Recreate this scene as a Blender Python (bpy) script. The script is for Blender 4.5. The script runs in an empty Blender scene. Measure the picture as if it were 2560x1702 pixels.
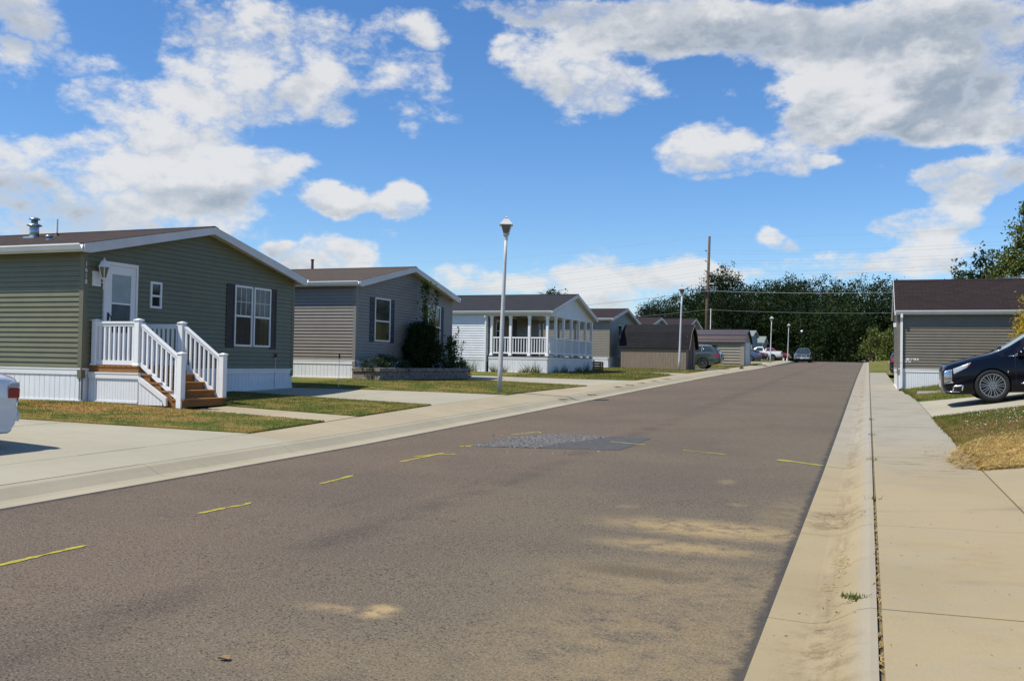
import bpy, bmesh, math, random
import numpy as np
from mathutils import Vector, Matrix
PI = math.pi
scene = bpy.context.scene
COL = scene.collection

# ------------------------------------------------------------------ camera
# origin = the photographer's eye; +Y runs along the street, +X to its right, +Z up
FPX, SRCW = 2328.42, 2560.0
YAW, PITCH, ROLL = -0.36561207, 0.0247619, 0.01732977
_f = Vector((math.sin(YAW)*math.cos(PITCH), math.cos(YAW)*math.cos(PITCH), math.sin(PITCH)))
_r0 = Vector((math.cos(YAW), -math.sin(YAW), 0)); _u0 = _r0.cross(_f)
_r = math.cos(ROLL)*_r0 + math.sin(ROLL)*_u0
_u = -math.sin(ROLL)*_r0 + math.cos(ROLL)*_u0
cam_d = bpy.data.cameras.new("camera"); cam = bpy.data.objects.new("camera", cam_d); COL.objects.link(cam)
m = Matrix((( _r.x, _u.x, -_f.x, 0), (_r.y, _u.y, -_f.y, 0), (_r.z, _u.z, -_f.z, 0), (0, 0, 0, 1)))
cam.matrix_world = m
cam_d.sensor_width = 36.0; cam_d.lens = 36.0*FPX/SRCW
cam_d.clip_start = 0.1; cam_d.clip_end = 5000
scene.camera = cam
scene.view_settings.view_transform = 'Standard'
scene.view_settings.look = 'None'
scene.view_settings.gamma = 1.0
scene.view_settings.exposure = 0.22
scene.view_settings.use_curve_mapping = False

# ------------------------------------------------------------------ sun and sky
SUN = Vector((-0.405, -0.335, 0.853)).normalized()
sl = bpy.data.lights.new("sun", 'SUN'); sun = bpy.data.objects.new("sun", sl); COL.objects.link(sun)
sl.energy = 5.0; sl.angle = math.radians(0.53); sl.color = (1.0, 0.94, 0.82)
sun.rotation_euler = (-SUN).to_track_quat('-Z', 'Y').to_euler()
SKYS = 0.10

def build_world():
    w = bpy.data.worlds.new("World"); scene.world = w; w.use_nodes = True
    nt = w.node_tree; N = nt.nodes; L = nt.links; N.clear()
    def nd(t, **k):
        n = N.new(t)
        for a, b in k.items(): setattr(n, a, b)
        return n
    def put(sock, v):
        if hasattr(v, 'is_output') or isinstance(v, bpy.types.NodeSocket): L.new(v, sock)
        else: sock.default_value = v
    def ma(op, a, b=None, c=None, clamp=False):
        n = nd('ShaderNodeMath', operation=op, use_clamp=clamp); put(n.inputs[0], a)
        if b is not None: put(n.inputs[1], b)
        if c is not None: put(n.inputs[2], c)
        return n.outputs[0]
    def ve(op, a, b=None):
        n = nd('ShaderNodeVectorMath', operation=op); put(n.inputs[0], a)
        if b is not None: put(n.inputs[1], b)
        return n.outputs[1] if op in ('LENGTH', 'DOT_PRODUCT', 'DISTANCE') else n.outputs[0]
    def smooth(v, a, b, lo=0.0, hi=1.0):
        n = nd('ShaderNodeMapRange', interpolation_type='SMOOTHSTEP'); put(n.inputs[0], v)
        n.inputs[1].default_value = a; n.inputs[2].default_value = b
        n.inputs[3].default_value = lo; n.inputs[4].default_value = hi
        return n.outputs[0]
    def noise(vec, scale, detail, rough=0.55, dist=0.0):
        n = nd('ShaderNodeTexNoise'); n.inputs['Scale'].default_value = scale; n.inputs['Detail'].default_value = detail
        n.inputs['Roughness'].default_value = rough; n.inputs['Distortion'].default_value = dist; L.new(vec, n.inputs['Vector'])
        return n
    def mix(f, a, b):
        n = nd('ShaderNodeMix', data_type='RGBA'); put(n.inputs[0], f); put(n.inputs[6], a); put(n.inputs[7], b)
        return n.outputs[2]
    sky = nd('ShaderNodeTexSky', sky_type='NISHITA', sun_disc=False)
    sky.sun_elevation = math.asin(SUN.z); sky.sun_rotation = math.atan2(SUN.x, SUN.y)
    sky.air_density = 1.0; sky.dust_density = 0.35; sky.ozone_density = 2.2; sky.altitude = 250
    hs = nd('ShaderNodeHueSaturation'); hs.inputs['Saturation'].default_value = 1.16; hs.inputs['Value'].default_value = 1.0
    L.new(ve('MULTIPLY', sky.outputs[0], (1.02, 1.13, 1.30)), hs.inputs['Color'])
    d = nd('ShaderNodeTexCoord').outputs['Generated']
    sx = nd('ShaderNodeSeparateXYZ'); L.new(d, sx.inputs[0])
    az = ma('ARCTAN2', sx.outputs[0], sx.outputs[1])
    el = ma('ARCSINE', sx.outputs[2])
    base = nd('ShaderNodeCombineXYZ'); L.new(az, base.inputs[0]); L.new(el, base.inputs[1])
    # billowing of the cloud outlines
    flat = ve('MULTIPLY', d, (1.0, 1.0, 1.7))
    w1 = noise(flat, 7.0, 9.0, 0.60)
    w2 = noise(flat, 2.6, 5.0, 0.55)
    warp = ve('ADD', ve('MULTIPLY', ve('SUBTRACT', w1.outputs['Color'], (0.5, 0.5, 0.5)), (0.07, 0.05, 0)),
              ve('MULTIPLY', ve('SUBTRACT', w2.outputs['Color'], (0.5, 0.5, 0.5)), (0.07, 0.04, 0)))
    P = ve('ADD', base.outputs[0], warp)
    # cumulus over the street: azimuth/elevation of each bank (radians), radii, weight, greyness
    B = CLOUDS
    tot = None; und = None; gry = None
    for (a0, e0, ra, re, amp, gr) in B:
        q = ve('MULTIPLY', ve('SUBTRACT', P, (a0, e0, 0)), (1/ra, 1/re, 0))
        k = smooth(ve('LENGTH', q), 1.20, 0.35, 0.0, amp)
        tot = k if tot is None else ma('ADD', tot, k)
        sp = nd('ShaderNodeSeparateXYZ'); L.new(q, sp.inputs[0])
        und = ma('MULTIPLY', ma('MULTIPLY', sp.outputs[1], -1.0), k) if und is None else ma('MULTIPLY_ADD', ma('MULTIPLY', sp.outputs[1], -1.0), k, und)
        if gr > 0:
            gry = ma('MULTIPLY', k, gr) if gry is None else ma('MULTIPLY_ADD', k, gr, gry)
    # the rest of the sky carries the same kind of broken cumulus
    away = smooth(ve('LENGTH', ve('MULTIPLY', ve('SUBTRACT', base.outputs[0], (-0.36, 0.15, 0)), (1/0.95, 1/0.62, 0))), 0.8, 1.25)
    brk = smooth(noise(flat, 2.1, 4.0, 0.5).outputs['Fac'], 0.54, 0.68)
    tot = ma('ADD', tot, ma('MULTIPLY', away, brk))
    up = smooth(sx.outputs[2], 0.0, 0.05)
    def puff(vec):
        a_ = noise(vec, 8.0, 10.0, 0.62).outputs['Fac']; b_ = noise(vec, 3.4, 6.0, 0.55).outputs['Fac']
        bil = ma('ABSOLUTE', ma('MULTIPLY_ADD', a_, 2.0, -1.0))
        return ma('ADD', ma('MULTIPLY', ma('SUBTRACT', bil, 0.16), 1.15), ma('MULTIPLY', ma('SUBTRACT', b_, 0.5), 1.25))
    pf = puff(flat); pl_ = puff(ve('ADD', flat, (-0.022, -0.010, 0.050)))
    dens = ma('MULTIPLY_ADD', pf, 1.9, ma('MULTIPLY', ma('MINIMUM', tot, 1.05), 0.92))
    alpha = ma('MULTIPLY', smooth(dens, 0.34, 0.98), 0.98)
    thick = smooth(dens, 0.50, 1.25)
    lit = ma('SUBTRACT', pf, pl_)
    gry = ma('ADD', gry, smooth(sx.outputs[2], 0.40, 0.75, 0.0, 0.55))    # unseen overhead clouds greyed like shaded bases, to lower the fill light
    sh = ma('ADD', ma('ADD', ma('MULTIPLY_ADD', und, 0.62, 0.10), ma('MULTIPLY', gry, 1.15)), ma('MULTIPLY', lit, -1.9))
    sh = ma('MULTIPLY', smooth(sh, -0.25, 1.05), ma('MULTIPLY_ADD', thick, 0.75, 0.25))
    k = 1.0/SKYS
    ccol = mix(sh, (0.69*k, 0.69*k, 0.69*k, 1), (0.29*k, 0.345*k, 0.41*k, 1))
    tint = mix(0.06, ccol, hs.outputs[0])
    out = mix(ma('MULTIPLY', alpha, up), hs.outputs[0], tint)
    bg = nd('ShaderNodeBackground'); bg.inputs[1].default_value = SKYS; L.new(out, bg.inputs[0])
    o = nd('ShaderNodeOutputWorld'); L.new(bg.outputs[0], o.inputs[0])
    w.cycles.sampling_method = 'MANUAL'; w.cycles.sample_map_resolution = 512

def sky_dir(px, py):      # bearing and height of a cloud bank
    d = (_r*(px-1280)/FPX - _u*(py-851)/FPX + _f).normalized()
    return math.atan2(d.x, d.y), math.asin(d.z)
CLOUDS = []
for (cx, cy, rx, ry, amp, gr) in [
    # big bank on the left
    (440, 270, 260, 140, .95, 0), (640, 170, 200, 150, .75, .0), (230, 440, 330, 90, 1.0, .06), (60, 520, 260, 80, .9, .25),
    (560, 440, 230, 95, .9, .05), (700, 420, 110, 50, .6, 0), (330, 340, 220, 120, .6, 0), (40, 40, 190, 110, .9, .5),
    (120, 180, 150, 110, .5, .05), (520, 60, 190, 70, .7, .1), (350, 540, 330, 60, .7, .3),
    # middle bank
    (900, 190, 290, 120, .95, .05), (1010, 130, 130, 130, .6, 0), (860, 60, 250, 70, .75, .12), (880, 330, 210, 60, .6, 0),
    (1100, 290, 150, 60, .65, 0), (700, 260, 160, 60, .5, .1),
    # small white clouds
    (850, 505, 120, 46, 1.3, 0), (1015, 498, 80, 58, 1.3, 0), (815, 640, 165, 62, 1.4, 0), (690, 625, 60, 26, .5, 0),
    (1270, 115, 60, 34, .55, 0), (1140, 110, 90, 40, .3, 0),
    # grey ceiling, upper right
    (1650, 60, 430, 85, 1.05, .42), (2100, 80, 420, 95, 1.05, .42), (2420, 130, 260, 130, 1.0, .42), (1330, 20, 260, 40, .8, .35),
    (1420, 190, 190, 90, .9, 0), (1560, 230, 170, 80, .8, .05), (1470, 290, 120, 45, .6, 0), (2230, 170, 140, 70, .3, .4),
    (2260, 250, 260, 110, 1.0, .08), (2060, 270, 170, 100, .9, 0), (2480, 290, 200, 70, .8, .1), (2020, 350, 120, 70, .6, .05),
    (1770, 395, 165, 98, 1.5, .02), (1950, 420, 90, 52, 1.0, .02), (2385, 465, 150, 70, 1.5, .03), (2060, 415, 46, 20, .6, 0),
    (2280, 570, 160, 50, 1.3, .1), (1930, 608, 75, 28, 1.1, 0), (2400, 575, 60, 20, .4, 0),
    # low clouds over the horizon
    (1200, 690, 190, 60, .85, 0), (1480, 700, 200, 70, .85, 0), (1700, 690, 160, 60, .9, 0), (2080, 660, 260, 45, .95, .02),
    (2320, 640, 150, 40, .85, .05), (1340, 640, 80, 24, .3, 0), (1500, 640, 90, 25, .5, 0), (1960, 690, 200, 45, .7, .02), (120, 590, 240, 30, .5, .15),
    (1600, 770, 200, 40, .6, 0), (-200, 430, 300, 150, .9, .2), (2800, 350, 300, 160, .9, .3), (2700, 640, 200, 50, .7, .1)]:
    a, e = sky_dir(cx, cy)
    CLOUDS.append((a, e, rx/FPX*0.97, ry/FPX*0.99, amp, gr))
build_world()

# ------------------------------------------------------------------ materials
MATS = {}
def mat(name, col, rough=0.6, var=0.12, scale=4.0, col2=None, bump=0.0, bscale=60.0, metal=0.0, spec=0.4, coat=0.0, stretch=None, detail=5.0, island=0.0, trans=0.0, coords='pos'):
    if name in MATS: return MATS[name]
    m = bpy.data.materials.new(name); m.use_nodes = True; MATS[name] = m
    nt = m.node_tree; N = nt.nodes; L = nt.links
    p = N['Principled BSDF']
    p.inputs['Roughness'].default_value = rough; p.inputs['Metallic'].default_value = metal
    p.inputs['Specular IOR Level'].default_value = spec
    if coat: p.inputs['Coat Weight'].default_value = coat; p.inputs['Coat Roughness'].default_value = 0.03
    if coords == 'pos': vec = N.new('ShaderNodeNewGeometry').outputs['Position']
    else: vec = N.new('ShaderNodeTexCoord').outputs['Object']
    if stretch:
        v = N.new('ShaderNodeVectorMath'); v.operation = 'MULTIPLY'; v.inputs[1].default_value = stretch; L.new(vec, v.inputs[0]); vec = v.outputs[0]
    n = N.new('ShaderNodeTexNoise'); n.inputs['Scale'].default_value = scale; n.inputs['Detail'].default_value = detail; n.inputs['Roughness'].default_value = 0.6
    L.new(vec, n.inputs['Vector'])
    r = N.new('ShaderNodeValToRGB'); r.color_ramp.elements[0].position = 0.34; r.color_ramp.elements[1].position = 0.66
    c2 = col2 or tuple(min(1, c*(1+var)) for c in col); c1 = col if col2 else tuple(c*(1-var) for c in col)
    r.color_ramp.elements[0].color = (*c1, 1); r.color_ramp.elements[1].color = (*c2, 1)
    L.new(n.outputs['Fac'], r.inputs['Fac']); out = r.outputs['Color']
    if island:
        g = N.new('ShaderNodeNewGeometry'); mr = N.new('ShaderNodeMapRange'); mr.inputs[3].default_value = 1-island; mr.inputs[4].default_value = 1+island
        L.new(g.outputs['Random Per Island'], mr.inputs[0])
        x = N.new('ShaderNodeVectorMath'); x.operation = 'SCALE'; L.new(out, x.inputs[0]); L.new(mr.outputs[0], x.inputs['Scale']); out = x.outputs[0]
    L.new(out, p.inputs['Base Color'])
    if trans:
        tr = N.new('ShaderNodeBsdfTranslucent'); L.new(out, tr.inputs['Color']); ms = N.new('ShaderNodeMixShader'); ms.inputs[0].default_value = trans
        L.new(p.outputs[0], ms.inputs[1]); L.new(tr.outputs[0], ms.inputs[2]); L.new(ms.outputs[0], N['Material Output'].inputs['Surface'])
    if bump:
        b = N.new('ShaderNodeBump'); b.inputs['Strength'].default_value = bump; b.inputs['Distance'].default_value = 0.01
        n2 = N.new('ShaderNodeTexNoise'); n2.inputs['Scale'].default_value = bscale; n2.inputs['Detail'].default_value = 4; L.new(vec, n2.inputs['Vector'])
        L.new(n2.outputs['Fac'], b.inputs['Height']); L.new(b.outputs[0], p.inputs['Normal'])
    return m

class G:
    """small helper to chain nodes in a material"""
    def __init__(s, name, rough=0.9, spec=0.3):
        s.m = bpy.data.materials.new(name); s.m.use_nodes = True; MATS[name] = s.m
        s.nt = s.m.node_tree; s.N = s.nt.nodes; s.L = s.nt.links; s.p = s.N['Principled BSDF']
        s.p.inputs['Roughness'].default_value = rough; s.p.inputs['Specular IOR Level'].default_value = spec
        s.pos = s.N.new('ShaderNodeNewGeometry').outputs['Position']
        sp = s.N.new('ShaderNodeSeparateXYZ'); s.L.new(s.pos, sp.inputs[0]); s.x, s.y, s.z = sp.outputs
    def put(s, k, v):
        if isinstance(v, bpy.types.NodeSocket): s.L.new(v, k)
        else: k.default_value = v
    def ma(s, op, a, b=None, c=None, clamp=False):
        n = s.N.new('ShaderNodeMath'); n.operation = op; n.use_clamp = clamp
        for i, v in enumerate((a, b, c)):
            if v is not None: s.put(n.inputs[i], v)
        return n.outputs[0]
    def noise(s, scale, detail=4, rough=0.55, stretch=None, dist=0.0):
        n = s.N.new('ShaderNodeTexNoise'); n.inputs['Scale'].default_value = scale; n.inputs['Detail'].default_value = detail
        n.inputs['Roughness'].default_value = rough; n.inputs['Distortion'].default_value = dist
        v = s.pos
        if stretch:
            k = s.N.new('ShaderNodeVectorMath'); k.operation = 'MULTIPLY'; k.inputs[1].default_value = stretch; s.L.new(v, k.inputs[0]); v = k.outputs[0]
        s.L.new(v, n.inputs['Vector']); return n.outputs['Fac']
    def voro(s, scale, feature='F1'):
        n = s.N.new('ShaderNodeTexVoronoi'); n.feature = feature; n.inputs['Scale'].default_value = scale; s.L.new(s.pos, n.inputs['Vector']); return n
    def step(s, v, a, b, lo=0.0, hi=1.0):
        n = s.N.new('ShaderNodeMapRange'); n.interpolation_type = 'SMOOTHSTEP'; s.put(n.inputs[0], v)
        for i, q in enumerate((a, b, lo, hi)): n.inputs[i+1].default_value = q
        return n.outputs[0]
    def mix(s, f, a, b):
        n = s.N.new('ShaderNodeMix'); n.data_type = 'RGBA'; s.put(n.inputs[0], f)
        for i, v in ((6, a), (7, b)): s.put(n.inputs[i], (*v, 1) if isinstance(v, tuple) and len(v) == 3 else v)
        return n.outputs[2]
    def blob(s, cx, cy, rx, ry, soft=0.5):
        a = s.ma('MULTIPLY', s.ma('SUBTRACT', s.x, cx), 1/rx); b = s.ma('MULTIPLY', s.ma('SUBTRACT', s.y, cy), 1/ry)
        return s.step(s.ma('SQRT', s.ma('ADD', s.ma('MULTIPLY', a, a), s.ma('MULTIPLY', b, b))), 1.0+soft, 1.0-soft)
    def bump(s, h, strength=0.3, dist=0.01):
        b = s.N.new('ShaderNodeBump'); b.inputs['Strength'].default_value = strength; b.inputs['Distance'].default_value = dist
        s.L.new(h, b.inputs['Height']); s.L.new(b.outputs[0], s.p.inputs['Normal'])
    def done(s, c):
        s.L.new(c, s.p.inputs['Base Color']); return s.m

def mat_asphalt():
    g = G('asphalt', 0.92, 0.10)
    c = g.mix(g.step(g.x, -4.6, -1.8), (0.150, 0.116, 0.086), (0.143, 0.119, 0.086))
    c = g.mix(g.step(g.noise(0.35, 4), .35, .68, 0, .6), c, (0.1056, 0.08844, 0.07128))
    # wheel lanes and the paving seam down the middle
    seam = g.ma('MULTIPLY', g.step(g.ma('ABSOLUTE', g.ma('SUBTRACT', g.ma('ADD', g.x, g.ma('MULTIPLY', g.noise(.5, 3), .35)), -3.72)), .35, .02), g.step(g.noise(1.3, 4), .38, .62))
    c = g.mix(g.ma('MULTIPLY', seam, .40), c, (0.0561, 0.04752, 0.04158))
    streak = g.step(g.noise(1.0, 5, .6, (5.0, .55, 1)), .60, .74)
    c = g.mix(g.ma('MULTIPLY', streak, .22), c, (0.0759, 0.05412, 0.0396))
    # aggregate
    v = g.voro(62)
    agg = g.step(g.N[v.name].outputs['Distance'], .18, .48, 1, 0)
    sel = g.step(g.noise(75, 2), .50, .58)
    c = g.mix(g.ma('MULTIPLY', g.ma('MULTIPLY', agg, sel), .8), c, (0.264, 0.2376, 0.2046))
    c = g.mix(g.ma('MULTIPLY', g.step(g.noise(60, 3, .75), .48, .38), .85), c, (0.0297, 0.02442, 0.02178))
    # sand washed out from the kerb on the right
    nn = g.noise(5.0, 12, .74, (.9, 1.0, 1)); n2 = g.noise(.9, 6, .6)
    sand = None
    for (cx, cy, rx, ry, a) in [(-1.25, 8.15, .80, .36, 1.0), (-1.35, 7.3, .60, .22, .8), (-1.05, 6.1, .95, .7, .40), (-.9, 4.6, .95, 1.5, .42), (-2.62, 4.78, .09, .12, 1.6),
                                (-2.85, 4.72, .28, .07, .6), (-.72, 9.3, .22, 1.0, .25), (-1.55, 11.2, .09, .2, .35), (-1.2, 9.6, .1, .1, .35), (-2.2, 9.0, .1, .12, .3), (-1.7, 3.9, 1.5, .5, .2)]:
        b = g.ma('MULTIPLY', g.blob(cx, cy, rx, ry, .75), a)
        sand = b if sand is None else g.ma('MAXIMUM', sand, b)
    sm = g.ma('MULTIPLY', g.ma('MULTIPLY', sand, g.step(nn, .34, .56)), g.step(g.noise(48, 3, .7), .28, .58, .5, 1.0), clamp=True)
    c = g.mix(g.ma('MULTIPLY', sm, .88), c, (.36, .265, .135))
    stain = g.ma('MULTIPLY', g.blob(-1.45, 6.35, .40, .16, .6), g.step(nn, .30, .55))
    c = g.mix(g.ma('MULTIPLY', stain, .45), c, (0.0495, 0.0429, 0.03168))
    # fresh dark bitumen along both edges
    wob = g.ma('MULTIPLY', g.ma('SUBTRACT', g.noise(5.0, 8, .7), .5), .22)
    er = g.step(g.ma('ADD', g.x, wob), -.62, -.55); el = g.step(g.ma('ADD', g.x, wob), -7.36, -7.46)
    c = g.mix(g.ma('MULTIPLY', g.ma('MAXIMUM', er, el), .75), c, (0.0396, 0.04092, 0.04488))
    h = g.ma('ADD', g.ma('MULTIPLY', g.N[v.name].outputs['Distance'], -1.0), g.noise(150, 3))
    g.bump(h, .55, .006)
    return g.done(c)

def mat_concrete(name, base, stain, gutter=False, dirt=True, far=None, tracks=False):
    g = G(name, 0.85, 0.3)
    c = g.mix(g.step(g.noise(.55, 5), .35, .68), base, tuple(v*.88 for v in base))
    c = g.mix(g.ma('MULTIPLY', g.step(g.noise(1.4, 7, .65, (.8, 2.6, 1)), .50, .72), .55), c, stain)
    c = g.mix(g.ma('MULTIPLY', g.step(g.noise(3, 6, .7), .56, .74), .35), c, tuple(v*.70 for v in base))
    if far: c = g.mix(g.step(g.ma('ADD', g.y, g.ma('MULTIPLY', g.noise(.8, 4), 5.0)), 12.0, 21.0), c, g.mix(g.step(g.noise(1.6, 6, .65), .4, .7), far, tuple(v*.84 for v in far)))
    if tracks:      # faint tyre arcs from cars turning in, and trodden orange soil
        r_ = g.ma('SQRT', g.ma('ADD', g.ma('POWER', g.ma('SUBTRACT', g.x, -1.2), 2.0), g.ma('POWER', g.ma('SUBTRACT', g.y, 13.5), 2.0)))
        arc = None
        for R0, w0 in ((4.6, .10), (5.9, .12), (6.2, .07), (7.3, .10)):
            q = g.step(g.ma('ABSOLUTE', g.ma('SUBTRACT', r_, R0)), w0, w0*.3); arc = q if arc is None else g.ma('MAXIMUM', arc, q)
        c = g.mix(g.ma('MULTIPLY', g.ma('MULTIPLY', arc, g.step(g.noise(1.2, 5, .6), .42, .66)), .38), c, (0.132, 0.1221, 0.1089))
        so = g.ma('MULTIPLY', g.ma('MAXIMUM', g.blob(.9, 7.2, .7, .5, .7), g.blob(1.5, 5.0, .8, .6, .7)), g.step(g.noise(2.6, 8, .7, (1, 2.2, 1)), .50, .62))
        c = g.mix(g.ma('MULTIPLY', so, .55), c, (0.3036, 0.2046, 0.0924))
    fine = g.noise(90, 3, .6, (1, .25, 1))
    c = g.mix(g.step(fine, .3, .7, 0, .14), c, tuple(v*.6 for v in base))
    spk = g.step(g.noise(34, 2, .5), .70, .76)
    c = g.mix(g.ma('MULTIPLY', spk, .45), c, (0.1056, 0.0858, 0.0594))
    if gutter:
        # silt lying in the gutter line and dry mud where the water turns
        ln = g.ma('MULTIPLY', g.step(g.ma('ABSOLUTE', g.ma('SUBTRACT', g.ma('ADD', g.x, g.ma('MULTIPLY', g.noise(1.6, 4, .5, (1, .5, 1)), .16)), -.12)), .14, .02), g.step(g.noise(3.0, 8, .7, (2.2, .28, 1)), .40, .66))
        gr = g.step(g.noise(40, 3, .75), .30, .62, .25, 1.0); ln = g.ma('MULTIPLY', ln, gr)
        c = g.mix(g.ma('MULTIPLY', ln, .75), c, (0.165, 0.1188, 0.0627))
        mud = g.ma('MULTIPLY', g.ma('MAXIMUM', g.blob(-.27, 9.1, .28, .6, .5), g.blob(-.22, 4.9, .18, .8, .6)), g.step(g.noise(3.2, 7, .7), .42, .60))
        mud = g.ma('MULTIPLY', mud, gr)
        c = g.mix(g.ma('MULTIPLY', mud, .75), c, (0.1254, 0.0924, 0.0495))
        top = g.step(g.x, -.09, .01)
        c = g.mix(g.ma('MULTIPLY', top, .35), c, (0.3036, 0.3036, 0.2904))
    if dirt:
        d = g.ma('MULTIPLY', g.blob(.75, 13.4, .5, 1.4, .6), g.step(g.noise(2.0, 7, .7, (1, 3, 1)), .54, .66))
        c = g.mix(g.ma('MULTIPLY', d, .85), c, (0.099, 0.0693, 0.0429))
    g.bump(g.ma('ADD', g.noise(70, 4), g.ma('MULTIPLY', fine, .5)), .18, .004)
    return g.done(c)

def mat_grass(name, blades=False):
    g = G(name, 0.9, 0.15)
    a = g.noise(1.1, 6, .65); b = g.noise(5.5, 4, .6); d = g.noise(.28, 3)
    dry = g.step(g.ma('ADD', g.ma('MULTIPLY', a, .7), g.ma('MULTIPLY', b, .3)), .42, .60)
    c = g.mix(dry, (0.08667, 0.1142, 0.01913), (0.2778, 0.1939, 0.05738))
    c = g.mix(g.step(d, .46, .62, 0, .7), c, (0.07333, 0.1081, 0.01721))
    c = g.mix(g.step(g.noise(45, 3), .35, .7, 0, .55), c, (0.05112, 0.06325, 0.01434) if not blades else (0.1778, 0.1836, 0.04782))
    # burnt grass beside the first home
    c = g.mix(g.ma('MULTIPLY', g.ma('MULTIPLY', g.blob(-13.6, 13.3, 2.2, 1.0, .7), g.step(a, .42, .52)), .8), c, (0.2889, 0.1683, 0.05259))
    c = g.mix(g.ma('MULTIPLY', g.ma('MULTIPLY', g.blob(2.1, 18.0, 1.1, 1.9, .7), g.step(b, .40, .56)), .8), c, (0.2667, 0.1683, 0.07173))
    c = g.mix(g.ma('MULTIPLY', g.ma('MAXIMUM', g.blob(3.4, 14.2, 2.3, 1.9, .5), g.blob(1.5, 13.4, .8, 1.1, .6)), g.step(g.ma('ADD', a, g.ma('MULTIPLY', b, .5)), .50, .80, .25, 1)), c, (0.5556, 0.3672, 0.1243))
    if blades:
        t = g.N.new('ShaderNodeBsdfTranslucent'); g.L.new(c, t.inputs['Color'])
        ms = g.N.new('ShaderNodeMixShader'); ms.inputs[0].default_value = .3
        g.L.new(g.p.outputs[0], ms.inputs[1]); g.L.new(t.outputs[0], ms.inputs[2]); g.L.new(ms.outputs[0], g.N['Material Output'].inputs['Surface'])
    else:
        g.bump(g.noise(60, 4, .7), .6, .02)
    return g.done(c)

def mat_shingle(name, c1, c2, slope_axis='y'):
    g = G(name, 0.95, 0.2)
    br = g.N.new('ShaderNodeTexBrick'); br.offset = .5
    cv = g.N.new('ShaderNodeCombineXYZ'); g.L.new(g.x, cv.inputs[0]); g.L.new(g.y, cv.inputs[1])
    g.L.new(cv.outputs[0], br.inputs['Vector'])
    br.inputs['Color1'].default_value = (*c1, 1); br.inputs['Color2'].default_value = (*c2, 1)
    br.inputs['Mortar'].default_value = (*[v*.45 for v in c1], 1)
    br.inputs['Scale'].default_value = 1.0; br.inputs['Brick Width'].default_value = .31; br.inputs['Row Height'].default_value = .137
    br.inputs['Mortar Size'].default_value = .011; br.inputs['Bias'].default_value = 0.0
    c = g.mix(g.step(g.noise(.8, 5, .6), .35, .7, 0, .6), br.outputs['Color'], tuple((a+b)*.42 for a, b in zip(c1, c2)))
    c = g.mix(g.step(g.noise(120, 2), .35, .65, 0, .4), c, tuple(v*1.5 for v in c2))
    g.bump(g.ma('ADD', g.ma('MULTIPLY', br.outputs['Fac'], -1.0), g.ma('MULTIPLY', g.noise(160, 2), .4)), .5, .012)
    return g.done(c)

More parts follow.
